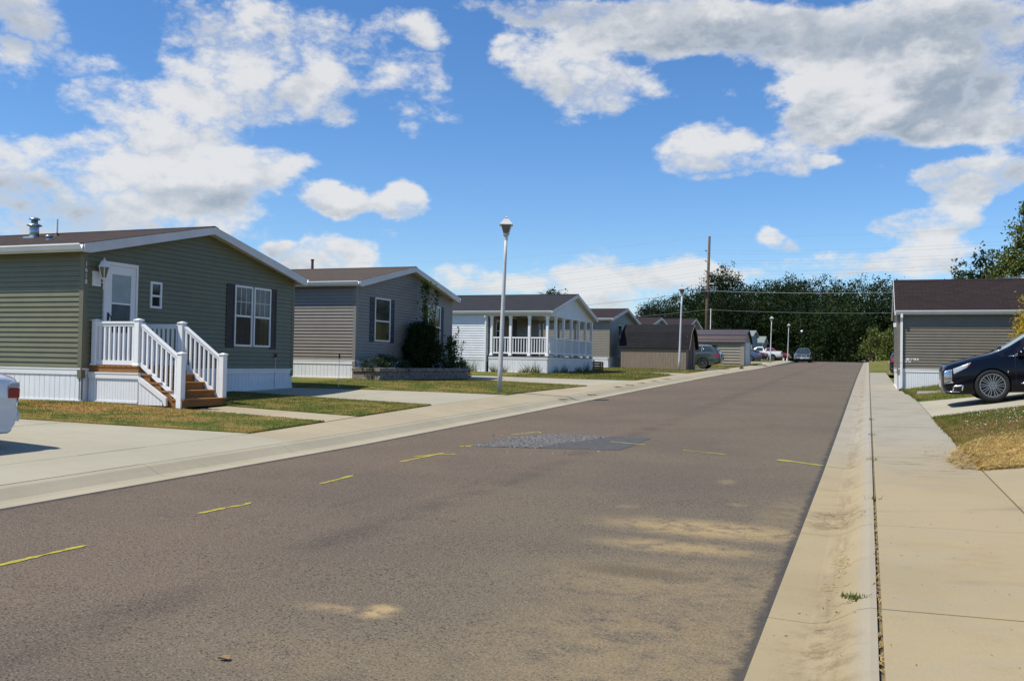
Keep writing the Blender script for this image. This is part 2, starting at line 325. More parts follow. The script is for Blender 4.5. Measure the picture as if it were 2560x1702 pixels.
M = dict(
    asphalt=mat_asphalt(),
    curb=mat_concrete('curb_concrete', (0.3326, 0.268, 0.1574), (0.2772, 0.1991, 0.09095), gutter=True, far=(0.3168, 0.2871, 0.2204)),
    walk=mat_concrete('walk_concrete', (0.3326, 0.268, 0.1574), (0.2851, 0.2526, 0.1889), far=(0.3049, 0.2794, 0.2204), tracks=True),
    walk_left=mat_concrete('left_walk_concrete', (0.3564, 0.301, 0.2025), (0.293, 0.2455, 0.1558)),
    curb_left=mat_concrete('left_curb_concrete', (0.3643, 0.3247, 0.2336), (0.3089, 0.2614, 0.1635)),
    drive=mat_concrete('drive_concrete', (0.3564, 0.3287, 0.2492), (0.3326, 0.2851, 0.1947)),
    lawn=mat_grass('lawn_grass'), blade=mat_grass('blade_grass', True),
    joint=mat('joint_dirt', (.085, .065, .038), .95, col2=(.21, .155, .08), scale=14),
    h1=mat('green_vinyl', (.150, .148, .086), .42, .06, 3), h1t=mat('green_trim', (.142, .135, .088), .45, .05, 3),
    h2=mat('grey_vinyl', (.215, .190, .160), .42, .06, 3), h2t=mat('grey_trim', (.21, .20, .19), .45, .05, 3),
    h3=mat('white_vinyl', (.66, .68, .70), .42, .05, 3), tan=mat('tan_vinyl', (.225, .203, .165), .45, .06, 3),
    hr=mat('taupe_vinyl', (.165, .146, .112), .45, .06, 3), teal=mat('teal_vinyl', (.23, .30, .29), .5, .06, 3),
    white=mat('white_paint', (.72, .72, .72), .40, .04, 2), skirt=mat('white_skirting', (.70, .72, .74), .38, .05, 1.2, bump=.05, bscale=4),
    soffit=mat('soffit_vinyl', (.55, .52, .44), .5, .05, 3), rail=mat('rail_vinyl', (.80, .80, .80), .35, .03, 2),
    fascia=mat('fascia_board', (.58, .58, .60), .5, .06, 2, stretch=(1, 1, 1)),
    roof1=mat_shingle('brown_shingles', (0.03312, 0.02304, 0.01944), (0.054, 0.03816, 0.03096)), roof2=mat_shingle('tan_shingles', (0.054, 0.0432, 0.03528), (0.0792, 0.06336, 0.0504)),
    roof3=mat_shingle('charcoal_shingles', (0.01872, 0.01872, 0.02232), (0.03312, 0.03312, 0.03888)), roof4=mat_shingle('maroon_shingles', (0.02016, 0.01368, 0.0144), (0.03312, 0.02232, 0.02304)),
    roofr=mat_shingle('dark_shingles', (0.01512, 0.01044, 0.0108), (0.02664, 0.01872, 0.01872)), roofb=mat_shingle('barn_shingles', (0.00864, 0.00864, 0.00972), (0.01584, 0.01584, 0.018)), roof5=mat_shingle('green_grey_shingles', (0.1584, 0.1944, 0.1872), (0.2016, 0.2376, 0.2232)),
    wood=mat('treated_wood', (.19, .082, .022), .7, col2=(.30, .135, .035), scale=5, stretch=(3, 1, 12), bump=.15, bscale=30),
    barnwood=mat('weathered_board', (.185, .142, .102), .85, col2=(.26, .205, .155), scale=3, stretch=(9, 9, .7), bump=.2, bscale=40),
    darkwood=mat('brown_board', (.060, .030, .016), .85, .2, 4),
    blind=mat('window_blind', (.085, .10, .115), .5, .1, 3), glass=mat('window_glass', (.012, .018, .020), .06, .3, 2, spec=.6), glassin=mat('blind_glass', (.05, .07, .075), .08, .3, 8, spec=.6, stretch=(1, 1, 8)),
    doorglass=mat('frosted_door_glass', (.27, .32, .33), .22, .12, 3, spec=.5), doorglass2=mat('screen_door_glass', (.055, .070, .078), .25, .15, 6, spec=.5),
    shutter1=mat('black_plum_shutter', (.026, .020, .024), .5, .15, 5), shutter2=mat('navy_shutter', (.012, .018, .050), .5, .15, 5),
    black=mat('black_plastic', (.012, .012, .013), .45, .2, 6), metal=mat('galvanised_steel', (.42, .47, .50), .35, .18, 9, metal=.8),
    chrome=mat('chrome', (.72, .74, .76), .12, .05, 3, metal=1.0), lamp=mat('painted_aluminium', (.47, .48, .49), .45, .08, 5),
    amber=mat('lamp_lens', (.16, .135, .10), .3, .15, 6, spec=.5),
    stone=mat('grey_block', (.135, .115, .105), .95, col2=(.26, .225, .20), scale=7, bump=.9, bscale=22, island=.25), soil=mat('mulch', (.030, .020, .013), .95, .3, 20),
    leaf=mat('tree_leaf', (.034, .056, .012), .55, col2=(.060, .085, .020), scale=.35, island=.45, trans=.22),
    leafdark=mat('wood_leaf', (.013, .027, .006), .7, col2=(.024, .044, .010), scale=.10, island=.22, trans=.30, spec=.2),
    leafdk2=mat('conifer_leaf', (.010, .019, .009), .7, col2=(.018, .030, .012), scale=.2, island=.4, trans=.18, spec=.2),
    leafy=mat('gold_leaf', (.30, .225, .012), .55, col2=(.42, .29, .020), scale=2, island=.4, trans=.3), leafb=mat('bush_leaf', (.068, .098, .015), .55, col2=(.13, .15, .024), scale=.7, island=.45, trans=.25),
    juniper=mat('juniper_needle', (.018, .038, .012), .6, col2=(.034, .060, .018), scale=3, island=.4, trans=.15), vine=mat('young_leaf', (.060, .100, .016), .5, col2=(.10, .14, .024), scale=4, island=.35, trans=.35),
    bark=mat('bark', (.055, .042, .032), .95, .3, 6, stretch=(4, 4, .6), bump=.5, bscale=14), pole=mat('pole_wood', (.075, .050, .035), .9, col2=(.135, .092, .060), scale=2, stretch=(6, 6, .35), bump=.3, bscale=18),
    wire=mat('cable', (.22, .23, .24), .6, .1, 2), straw=mat('straw', (.30, .195, .055), .7, col2=(.52, .37, .135), scale=6, island=.35, trans=.2),
    yellow=mat('yellow_marking', (0.4216, 0.3672, 0.0238), .7, col2=(0.272, 0.2312, 0.0408), scale=26, detail=8), patch=mat('patch_asphalt', (.056, .055, .056), .9, col2=(.084, .081, .080), scale=7, bump=.5, bscale=120),
    gravel=mat('crushed_stone', (0.062, 0.061, 0.062), .9, col2=(0.155, 0.155, 0.158), scale=30, island=.5),
    tyre=mat('tyre_rubber', (.012, .012, .012), .8, .2, 9), rim=mat('alloy', (.36, .37, .38), .32, .06, 4, metal=.85), rimdark=mat('dark_liner', (.018, .018, .020), .7, .2, 5),  # rimdark: near-black liner colour of wheel arches, wheel discs and grille backing
    navy=mat('navy_car_paint', (.0022, .003, .009), .16, .1, 2, spec=.18, coat=.18), silverw=mat('white_car_paint', (.68, .70, .71), .25, .03, 2, spec=.5, coat=1.0),
    sage=mat('sage_car_paint', (.052, .070, .064), .28, .05, 2, metal=.25, coat=1.0), bluecar=mat('blue_car_paint', (.055, .085, .17), .28, .05, 2, metal=.25, coat=1.0),
    blackcar=mat('black_car_paint', (.008, .008, .010), .25, .1, 2, coat=1.0), red=mat('red_car_paint', (.30, .014, .014), .28, .05, 2, coat=1.0), darktruck=mat('dark_car_paint', (.030, .033, .033), .28, .1, 2, coat=1.0),
    maroon=mat('maroon_car_paint', (.045, .010, .012), .28, .1, 2, coat=1.0),
    carglass=mat('car_glass', (.020, .030, .034), .04, .2, 2, spec=.8), carglass2=mat('windscreen_glass', (.20, .26, .28), .10, .15, 3, spec=.8), carglass3=mat('side_window_glass', (.10, .13, .11), .08, .5, 5, spec=.8),
    redlens=mat('tail_lens', (.26, .010, .010), .2, .1, 3, spec=.6, coat=.6), headlens=mat('head_lens', (.34, .37, .40), .1, .1, 9, spec=.6, coat=.6), plate=mat('licence_plate', (.55, .56, .58), .4, .15, 30),
    signred=mat('sign_red', (.35, .015, .02), .5, .05, 3), signblue=mat('sign_blue', (.02, .06, .22), .5, .05, 3), signwhite=mat('sign_white', (.8, .8, .8), .5, .03, 3),
    faucet=mat('red_valve', (.20, .014, .012), .5, .1, 5), garwall=mat('beige_steel', (.275, .250, .205), .45, .05, 2), garroof=mat('plum_steel', (.062, .047, .047), .40, .08, 2, metal=.3),
    orange=mat('orange_crate', (.22, .105, .028), .7, .2, 6), brownleaf=mat('dead_leaf', (.20, .125, .06), .8, .3, 20), blue=mat('blue_cap', (.02, .03, .16), .4, .1, 5), clover=mat('clover_head', (.62, .60, .52), .8, .1, 5),
)

def worn(m, scale, lo, hi):      # paint worn off the stones in places
    nt = m.node_tree; N = nt.nodes; L = nt.links; n = N.new('ShaderNodeTexNoise'); n.inputs['Scale'].default_value = scale; n.inputs['Detail'].default_value = 5; n.inputs['Roughness'].default_value = .7
    L.new(N.new('ShaderNodeNewGeometry').outputs['Position'], n.inputs['Vector']); r = N.new('ShaderNodeMapRange'); r.inputs[1].default_value = lo; r.inputs[2].default_value = hi; L.new(n.outputs['Fac'], r.inputs[0])
    t = N.new('ShaderNodeBsdfTransparent'); x = N.new('ShaderNodeMixShader'); L.new(r.outputs[0], x.inputs[0]); L.new(N['Principled BSDF'].outputs[0], x.inputs[1]); L.new(t.outputs[0], x.inputs[2]); L.new(x.outputs[0], N['Material Output'].inputs['Surface'])
worn(M['yellow'], 42, .54, .74)
# ------------------------------------------------------------------ mesh helpers
class MB:
    def __init__(s): s.v = []; s.f = []
    def add(s, vs, fs):
        o = len(s.v); s.v.extend([tuple(v) for v in vs]); s.f.extend([tuple(i+o for i in f) for f in fs]); return s
    def box(s, x0, x1, y0, y1, z0, z1):
        return s.add([(x0,y0,z0),(x1,y0,z0),(x1,y1,z0),(x0,y1,z0),(x0,y0,z1),(x1,y0,z1),(x1,y1,z1),(x0,y1,z1)],
                     [(0,3,2,1),(4,5,6,7),(0,1,5,4),(1,2,6,5),(2,3,7,6),(3,0,4,7)])
    def bbox(s, x0, x1, y0, y1, z0, z1, b=.006):      # box with chamfered upright edges and top
        p = [(x0+b,y0),(x1-b,y0),(x1,y0+b),(x1,y1-b),(x1-b,y1),(x0+b,y1),(x0,y1-b),(x0,y0+b)]
        c = ((x0+x1)/2, (y0+y1)/2)
        q = [(px+(c[0]-px)*min(1, b/max(abs(c[0]-px), 1e-6)), py+(c[1]-py)*min(1, b/max(abs(c[1]-py), 1e-6))) for px, py in p]
        vs = [(a[0],a[1],z0) for a in p]+[(a[0],a[1],z1-b) for a in p]+[(a[0],a[1],z1) for a in q]
        fs = [tuple(range(7,-1,-1))]+[(i,(i+1)%8,8+(i+1)%8,8+i) for i in range(8)]+[(8+i,8+(i+1)%8,16+(i+1)%8,16+i) for i in range(8)]+[tuple(range(16,24))]
        return s.add(vs, fs)
    def prism(s, poly, a, b, fn):       # poly of (u,v); fn(u,v,w)->xyz ; extruded from w=a to w=b
        n = len(poly)
        vs = [fn(u,v,a) for u,v in poly]+[fn(u,v,b) for u,v in poly]
        fs = [tuple(range(n-1,-1,-1)), tuple(range(n,2*n))]+[(i,(i+1)%n,n+(i+1)%n,n+i) for i in range(n)]
        return s.add(vs, fs)
    def tube(s, path, rad, n=8, cap=True):
        P = [Vector(p) for p in path]; R = rad if isinstance(rad, (list, tuple)) else [rad]*len(P)
        rings = []
        for i, p in enumerate(P):
            t = (P[min(i+1, len(P)-1)]-P[max(i-1, 0)]).normalized()
            a = t.orthogonal().normalized() if abs(t.z) < .99 else Vector((1,0,0)); b = t.cross(a).normalized(); a = b.cross(t)
            rings.append([p+R[i]*(math.cos(2*PI*k/n)*a+math.sin(2*PI*k/n)*b) for k in range(n)])
        vs = [v for r in rings for v in r]; fs = []
        for i in range(len(P)-1):
            for k in range(n): fs.append((i*n+k, i*n+(k+1)%n, (i+1)*n+(k+1)%n, (i+1)*n+k))
        if cap: fs += [tuple(range(n-1,-1,-1)), tuple((len(P)-1)*n+k for k in range(n))]
        return s.add(vs, fs)
    def lathe(s, prof, c, n=16, axis='z', rot=0.0, cap=True):
        vs = []
        for r, h in prof:
            for k in range(n):
                a = 2*PI*k/n+rot; x, y = r*math.cos(a), r*math.sin(a)
                vs.append((c[0]+x, c[1]+y, c[2]+h) if axis == 'z' else (c[0]+x, c[1]+h, c[2]+y))
        fs = [(i*n+k, i*n+(k+1)%n, (i+1)*n+(k+1)%n, (i+1)*n+k) for i in range(len(prof)-1) for k in range(n)]
        if cap: fs += [tuple(range(n-1,-1,-1)), tuple((len(prof)-1)*n+k for k in range(n))]
        return s.add(vs, fs)
    def mesh(s, name, mt=None, smooth=False):
        me = bpy.data.meshes.new(name); me.from_pydata(s.v, [], s.f)
        if mt is not None: me.materials.append(M[mt] if isinstance(mt, str) else mt)
        if smooth:
            me.polygons.foreach_set('use_smooth', [True]*len(me.polygons))
        me.update(); return me

def fixn(me):
    b = bmesh.new(); b.from_mesh(me); bmesh.ops.recalc_face_normals(b, faces=b.faces); b.to_mesh(me); b.free()

def link(name, me, parent=None, loc=(0,0,0)):
    o = bpy.data.objects.new(name, me); COL.objects.link(o); o.location = loc
    if parent is not None: o.parent = parent
    return o
def obj(name, mb, mt, parent=None, smooth=False, fix=True):
    """one mesh object; the builder works in the thing's own frame"""
    me = mb.mesh(name, mt, smooth)
    if fix: fixn(me)
    return link(name, me, parent)
def tag(o, label, cat, group=None, kind=None):
    o['label'] = label; o['category'] = cat
    if group: o['group'] = group
    if kind: o['kind'] = kind
    return o
def thing(name, label, cat, loc=(0,0,0), rz=0.0, group=None):
    o = bpy.data.objects.new(name, None); COL.objects.link(o); o.location = loc; o.rotation_euler = (0,0,rz)
    o.empty_display_size = .2
    return tag(o, label, cat, group)
def structure(o): o['kind'] = 'structure'; return o
def stuff(o): o['kind'] = 'stuff'; return o
def dup(root, loc, rz, label, group=None, scale=None):
    kids = {}
    for o in bpy.data.objects:
        if o.parent is not None: kids.setdefault(o.parent.name, []).append(o)
    r = root.copy(); COL.objects.link(r); r.location = loc; r.rotation_euler = (0,0,rz); r['label'] = label
    if group: r['group'] = group
    if scale: r.scale = scale
    for ch in kids.get(root.name, []):
        c = ch.copy(); COL.objects.link(c); c.parent = r
        for gch in kids.get(ch.name, []):
            d = gch.copy(); COL.objects.link(d); d.parent = c
    return r
def raw_mesh(name, V, F, mt, parent=None, smooth=False):
    """numpy verts (n,3) and quads/tris (m,k)"""
    me = bpy.data.meshes.new(name); k = F.shape[1]
    me.vertices.add(len(V)); me.vertices.foreach_set('co', V.astype(np.float32).ravel())
    me.loops.add(F.size); me.loops.foreach_set('vertex_index', F.astype(np.int32).ravel())
    me.polygons.add(len(F)); me.polygons.foreach_set('loop_start', np.arange(0, F.size, k, dtype=np.int32)); me.polygons.foreach_set('loop_total', np.full(len(F), k, np.int32))
    me.materials.append(M[mt]); me.update(calc_edges=True); me.validate()
    if smooth: me.polygons.foreach_set('use_smooth', [True]*len(me.polygons))
    return link(name, me, parent)

# ------------------------------------------------------------------ terrain
ZP = [(-60,-1.9),(0,-1.5),(4.5,-1.45),(12.7,-1.33),(20,-1.165),(32,-.86),(46,-.53),(58,-.27),(75,.03),(95,.38),(110,.64),(120,.83),(126,.91),(133,.94),(140,.9),(155,.4),(175,-.1),(190,0),(240,4),(320,14),(600,30)]
_zy, _zz = np.array(ZP).T
def rz(y): return float(np.interp(y, _zy, _zz))
def g(x, y):
    r = rz(y); xl = road_left(y)
    if xl <= x <= -.53: return r
    if x < 0:
        A = np.interp(y, [0,14,21,25,32,41,49,57,79,95,120], [.38,.38,.36,.47,.27,.21,.13,.16,0,.1,.1])
        B = np.interp(y, [0,12,19,25,31,37,45,60,120], [.16,.16,.23,.22,.15,.1,.08,.06,.08])
        return r+float(np.interp(x, [-14.6+min(0, xl+7.5), xl-1.6, xl-.6, xl], [A, B, min(.11, B), 0]))
    a = np.interp(y, [0,15,30,37,60], [.11,.11,.06,.02,.05])
    return r+float(np.interp(x, [-.53,-.22,.05,1.3,6], [0,.01,a,a+.02,a+.8]))
def road_left(y): return float(np.interp(y, [-60,70,125,140,600], [-7.5,-7.5,-9.1,-9.8,-9.8]))

def sheet(name, poly, step, dz, mt, parent=None, skirt=.07):
    b = bmesh.new(); vs = [b.verts.new((x, y, 0)) for x, y in poly]; b.faces.new(vs)
    xs = [p[0] for p in poly]; yy = [p[1] for p in poly]
    for ax, lo, hi in ((0, min(xs), max(xs)), (1, min(yy), max(yy))):
        k = lo+step
        while k < hi-1e-4:
            bmesh.ops.bisect_plane(b, geom=b.verts[:]+b.edges[:]+b.faces[:], plane_co=(k,k,0), plane_no=(1,0,0) if ax == 0 else (0,1,0)); k += step
    for v in b.verts: v.co.z = g(v.co.x, v.co.y)+dz
    if skirt:
        e = [e for e in b.edges if e.is_boundary]
        r = bmesh.ops.extrude_edge_only(b, edges=e)
        for v in r['geom']:
            if isinstance(v, bmesh.types.BMVert): v.co.z -= skirt
    bmesh.ops.recalc_face_normals(b, faces=b.faces)
    up = sum(f.normal.z*f.calc_area() for f in b.faces)
    if up < 0: bmesh.ops.reverse_faces(b, faces=b.faces)
    me = bpy.data.meshes.new(name); b.to_mesh(me); b.free(); me.materials.append(M[mt])
    return link(name, me, parent)
def slab(name, x0, x1, y0, y1, mt, parent, dz=0.0, gap=.006, step=1.0, jit=.002):
    x0 += gap; x1 -= gap; y0 += gap; y1 -= gap
    dz += random.uniform(-jit, jit)
    return sheet(name, [(x0,y0),(x1,y0),(x1,y1),(x0,y1)], step, dz, mt, parent, .07)

random.seed(7); rng = np.random.default_rng(11)
# ground: one sheet out to the horizon, fine near the street and coarse far off
gx = sorted(set([-900,-600,-400,-280,-200,-150,-110,-80,-60,-45]+list(range(-36,-14))+[-14.6,-9.8,-9.1,-8.1,-7.5,-.53,.05,1.3,6]+[-13,-12,-11,-10,-6,-4,-2,2,3,4,5]+[7,9,12,16,20,30,45,60,80,110,150,200,280,400,600,900]))
gy = sorted(set([-900,-600,-400,-200,-100,-60,-30,-15,-8]+list(range(-4,64))+list(range(64,200,3))+[200,210,220,230,240,260,280,300,320,360,400,500,600,900]))
V = []; F = []
for y in gy:
    for x in gx:
        z = g(x, y)-.09 - (.12 if road_left(y)-2 < x < 1.4 else 0)
        if y > 170 and -6 < x < 60: z += .0
        V.append((x, y, z))
nx = len(gx)
F = [(j*nx+i, j*nx+i+1, (j+1)*nx+i+1, (j+1)*nx+i) for j in range(len(gy)-1) for i in range(nx-1)]
ground = structure(obj('ground', MB().add(V, F), 'lawn', fix=False))

# road
V = []; F = []
yy = [-30,-15,-6,0]+[i*1.0 for i in range(1,60)]+[60+i*2.5 for i in range(33)]+[145,150,155,160,168,176]
for y in yy:
    xl = road_left(y)
    for t in (0, .25, .5, .75, 1):
        x = xl+(-.53-xl)*t; V.append((x, y, rz(y)+.02*math.sin(PI*t)-.006))
F = [(j*5+i, j*5+i+1, (j+1)*5+i+1, (j+1)*5+i) for j in range(len(yy)-1) for i in range(4)]
road = structure(obj('road', MB().add(V, F), 'asphalt', fix=False))

# kerbs: rolled concrete, cast in sections
def curb_section(y0, y1, side, parent, name):
    prof = [(-.53,-.004),(-.30,-.012),(-.20,.004),(-.12,.045),(-.05,.090),(.02,.108),(.055,.108)] if side > 0 else [(0,-.004),(-.23,-.010),(-.32,.004),(-.42,.05),(-.50,.09),(-.57,.105),(-.60,.105)]
    n = max(1, int((y1-y0)/1.0)); V = []; F = []
    gap = .005
    ks = [y0+gap+(y1-y0-2*gap)*i/n for i in range(n+1)]
    for y in ks:
        xl = road_left(y); a = g(.05, y)-rz(y) if side > 0 else g(xl-.6, y)-rz(y)
        k = a/.108
        V += [((px if side > 0 else xl+px), y, rz(y)+(pz*k if pz > 0 else pz)) for px, pz in prof]
    m = len(prof)
    for j in range(n):
        for i in range(m-1):
            q = (j*m+i, j*m+i+1, (j+1)*m+i+1, (j+1)*m+i); F.append(q if side > 0 else q[::-1])
    base = len(V)
    for e in (0, n):          # end faces down into the joint
        V += [(V[e*m+i][0], V[e*m+i][1], V[e*m+i][2]-.08) for i in range(m)]
    for e, off in ((0, base), (n, base+m)):
        for i in range(m-1): F.append((e*m+i, off+i, off+i+1, e*m+i+1))
    return obj(name, MB().add(V, F), 'curb' if side > 0 else 'curb_left', parent, smooth=False, fix=False)
for side, off in ((1, 5.60), (-1, 6.1)):
    far = curb_section(off+2.74*15, 138, side, None, 'curb'); structure(far)
    for k in range(-3, 15): curb_section(off+2.74*k, off+2.74*(k+1), side, far, 'curb_section')
# dirt that fills the open joint behind the right kerb
V = []; F = []
ys_ = [-4+i*1.0 for i in range(66)]
for y in ys_: V += [(.045, y, g(.05, y)-.022), (.10, y, g(.07, y)-.022)]
F = [(2*i, 2*i+1, 2*i+3, 2*i+2) for i in range(len(ys_)-1)]
structure(obj('joint_filler', MB().add(V, F), 'joint', fix=False))

# sidewalks
sw = structure(slab('sidewalk', .085, 1.0, 5.60+2.74*15, 60.5, 'walk', None))
for k in range(-3, 15):
    y0 = 5.60+2.74*k; x1 = 1.30 if y0 < 29 else float(np.interp(y0, [29,36], [1.3,1.02]))
    slab('walk_slab', .074, x1, y0, y0+2.74, 'walk', sw)
swl = structure(sheet('sidewalk', [(-9.1,60.9),(-8.1,60.9),(-8.1,70),(-9.68,125),(-10.7,125),(-9.1,70)], 4, 0, 'walk_left'))
for k in range(-3, 20): slab('walk_slab', -9.1, -8.102, 6.1+2.74*k+(.5 if k == 2 else 0), 6.1+2.74*(k+1)+(.5 if k == 1 else 0), 'drive' if k < 2 else 'walk_left', swl, gap=.002 if k < 2 else .006)

# driveways, cast in bays
def drive(x0, x1, y0, y1, nx, ny, mt='drive', dz=0.0):
    root = None
    for i in range(nx):
        for j in range(ny):
            a = (x0+(x1-x0)*i/nx, x0+(x1-x0)*(i+1)/nx, y0+(y1-y0)*j/ny, y0+(y1-y0)*(j+1)/ny)
            if root is None: root = structure(slab('driveway', *a, mt, None, dz))
            else: slab('drive_slab', *a, mt, root, dz)
drive(-24.1, -9.102, 1.0, 13.0, 5, 4)
drive(-14.55, -9.102, 18.3, 24.6, 2, 2)
drive(-31, -9.102, 30.9, 38.6, 6, 2)
drive(-20.5, -9.102, 47.6, 50.3, 4, 1)
drive(-20, -9.102, 57.4, 64.0, 4, 2)
drive(-22, -9.70, 88.0, 106.0, 3, 4)
drive(1.305, 11.0, 21.4, 28.6, 3, 2)
drive(1.305, 7.0, -2.0, 13.2, 2, 5, 'walk')
# front path of the green home
pth = structure(slab('front_path', -10.6, -9.102, 14.45, 15.62, 'walk_left', None, .004))
slab('walk_slab', -12.15, -10.6, 14.45, 15.62, 'walk_left', pth, .004)

# lawns
LAWNS = [
    [(-9.11,12.28),(-9.11,14.42),(-12.1,14.44),(-14.58,14.44),(-14.58,14.2),(-30,14.2),(-30,6.9)],
    [(-9.11,15.65),(-9.11,18.8),(-12.2,18.85),(-14.3,19.05),(-14.58,19.0),(-14.58,15.65)],
    [(-9.11,23.5),(-9.11,31.1),(-13.9,31.0),(-14.2,32.5),(-15,32.5),(-15,25.6),(-31,25.6),(-31,21.6),(-14.6,21.5),(-12.9,22.1),(-10.9,22.9)],
    [(-9.3,38.0),(-9.12,38.4),(-9.11,45.6),(-9.6,47.0),(-10.6,48.25),(-13.98,48.3),(-13.98,41.3),(-31,41.3),(-31,35.2),(-13.6,35.9),(-11.0,36.9)],
    [(-9.11,50.6),(-9.11,56.9),(-9.3,57.6),(-14.9,57.9),(-26,57.9),(-26,50.2),(-13,49.9)],
    [(-9.11,64.2),(-9.11,79.0),(-9.3,90.0),(-26,88.2),(-26,64.2)],
    [(-10.0,96.3),(-9.55,89.9),(-10.6,92.2),(-12.2,95.0)],
    [(-10.45,106.3),(-10.7,124.5),(-40,124.5),(-40,106.3)],
    [(1.31,12.62),(1.31,21.9),(12,22.3),(12,12.4)],
    [(1.31,28.3),(1.31,30.0),(1.10,36.9),(12,36.9),(12,27.2),(2.6,27.4)],
    [(.065,60.6),(.065,136),(40,136),(40,42.5),(3.4,42.5),(1.02,57.5),(1.02,60.6)],
]
LAWN_OBJ = []
for k, P_ in enumerate(LAWNS):
    o = structure(sheet('lawn', P_, 1.0 if k not in (10, 7) else 3.0, .022 if k != 10 else .012, 'lawn'))
    LAWN_OBJ.append(o)

# ------------------------------------------------------------------ homes
class Wall:
    """a wall plane: o at u=0; u along it, v up, n outwards"""
    def __init__(s, o, u, n): s.o = Vector(o); s.u = Vector(u); s.n = Vector(n)
    def pt(s, u, v, n): p = s.o+s.u*u+s.n*n; return (p.x, p.y, v)
    def box(s, mb, u0, u1, v0, v1, n0, n1):
        q = [s.pt(u, v, n) for v in (v0, v1) for n in (n0, n1) for u in (u0, u1)]
        return mb.add(q, [(0,1,3,2),(4,6,7,5),(0,4,5,1),(1,5,7,3),(3,7,6,2),(2,6,4,0)])
    def board(s, mb, ua, ub, uc, ud, v, p, proud=.024):
        q = []
        for (a, b, vv, n) in ((ua,ub,v+.009,.001),(ua,ub,v+.009,proud),(ua,ub,v+p*.32,proud*.82),(uc,ud,v+p+.006,.002)):
            q += [s.pt(a, vv, n), s.pt(b, vv, n)]
        return mb.add(q, [(0,1,3,2),(2,3,5,4),(4,5,7,6)])
def subtract(a, b, cuts):
    seg = [(a, b)]
    for c0, c1 in cuts:
        out = []
        for x, y in seg:
            if c1 <= x or c0 >= y: out.append((x, y)); continue
            if c0 > x: out.append((x, c0))
            if c1 < y: out.append((c1, y))
        seg = out
    return [q for q in seg if q[1]-q[0] > .02]
def siding(W, lo, hi, v0, v1, pitch, mt, parent, single, cuts=(), limit=None):
    """courses of lap siding from v0 up to v1; limit(v) -> (lo,hi) for gables"""
    joined = None if single else MB(); shared = {}
    n = int(math.ceil((v1-v0)/pitch-1e-6))
    for i in range(n):
        v = v0+i*pitch; p = min(pitch, v1-v)
        a, b = (lo, hi); c, d = a, b
        if limit: a, b = limit(v+.3*p); c, d = limit(v+p); a, b = max(a, lo), min(b, hi); c, d = max(c, lo), min(d, hi)
        if b-a < .05: continue
        cc = [(k[0], k[1]) for k in cuts if k[2] < v+p*.6 and k[3] > v+p*.4]
        for (x, y) in subtract(a, b, cc):
            x2 = c if x == a else x; y2 = d if y == b else y
            if y2 < x2: x2 = y2 = (x2+y2)/2
            if single:
                key = (round(x,3), round(y,3), round(x2,3), round(y2,3), round(p,3))
                if key in shared: link('siding_board', shared[key], parent, (0,0,v))
                else:
                    me = W.board(MB(), x, y, x2, y2, 0, p).mesh('siding_board', mt); shared[key] = me; link('siding_board', me, parent, (0,0,v))
            else: W.board(joined, x, y, x2, y2, v, p)
    if joined and joined.v: stuff(obj('siding', joined, mt, parent, fix=False))
def skirting(W, u0, u1, vtop, base, parent, band=.13, w=.41, single=True, mt='skirt', proud=.0):
    """vinyl skirting: ribbed panels under a drip band; base(u) gives the ground"""
    n = max(1, round((u1-u0)/w)); w = (u1-u0)/n; vb = min(base(u0), base(u1))-.12
    root = obj('skirt', W.box(MB(), u0, u1, vb, vtop-.002, -.05, -.014), mt, parent)
    j = MB(); shared = None
    def panel(mb, a):
        x = [0, .30, .31, .325, .335, .62, .63, .645, .655, 1.0]; d = [0, 0, -.012, -.012, 0, 0, -.012, -.012, 0, 0]
        x = [a+.003+(w-.006)*k for k in x]; q = []
        for vv in (vb, vtop-band): q += [W.pt(x[i], vv, d[i]+proud) for i in range(10)]
        return mb.add(q, [(i, i+1, 10+i+1, 10+i) for i in range(9)])
    for i in range(n):
        if single:
            if shared is None: shared = panel(MB(), 0).mesh('skirt_panel', mt)
            dv = W.u*(u0+i*w); link('skirt_panel', shared, root, (dv.x, dv.y, 0))
        else: panel(j, u0+i*w)
    if not single: stuff(obj('skirt_panel', j, mt, root, fix=False))
    bd = W.box(MB(), u0, u1, vtop-band, vtop-.03, -.004, .016); W.box(bd, u0, u1, vtop-.03, vtop, -.004, .024)
    obj('drip_band', bd, 'white' if mt == 'skirt' else mt, root)
    tr = MB(); q = []
    for u in (u0, u1):
        for dv, nn in ((-.02, .018), (.035, .018), (.035, 0), (-.02, 0)): q.append(W.pt(u, base(u)+dv+.01, nn))
    tr.add(q, [(0,1,2,3),(4,7,6,5),(0,4,5,1),(1,5,6,2),(2,6,7,3),(3,7,4,0)]); obj('base_trim', tr, 'white' if mt == 'skirt' else mt, root)
    return root
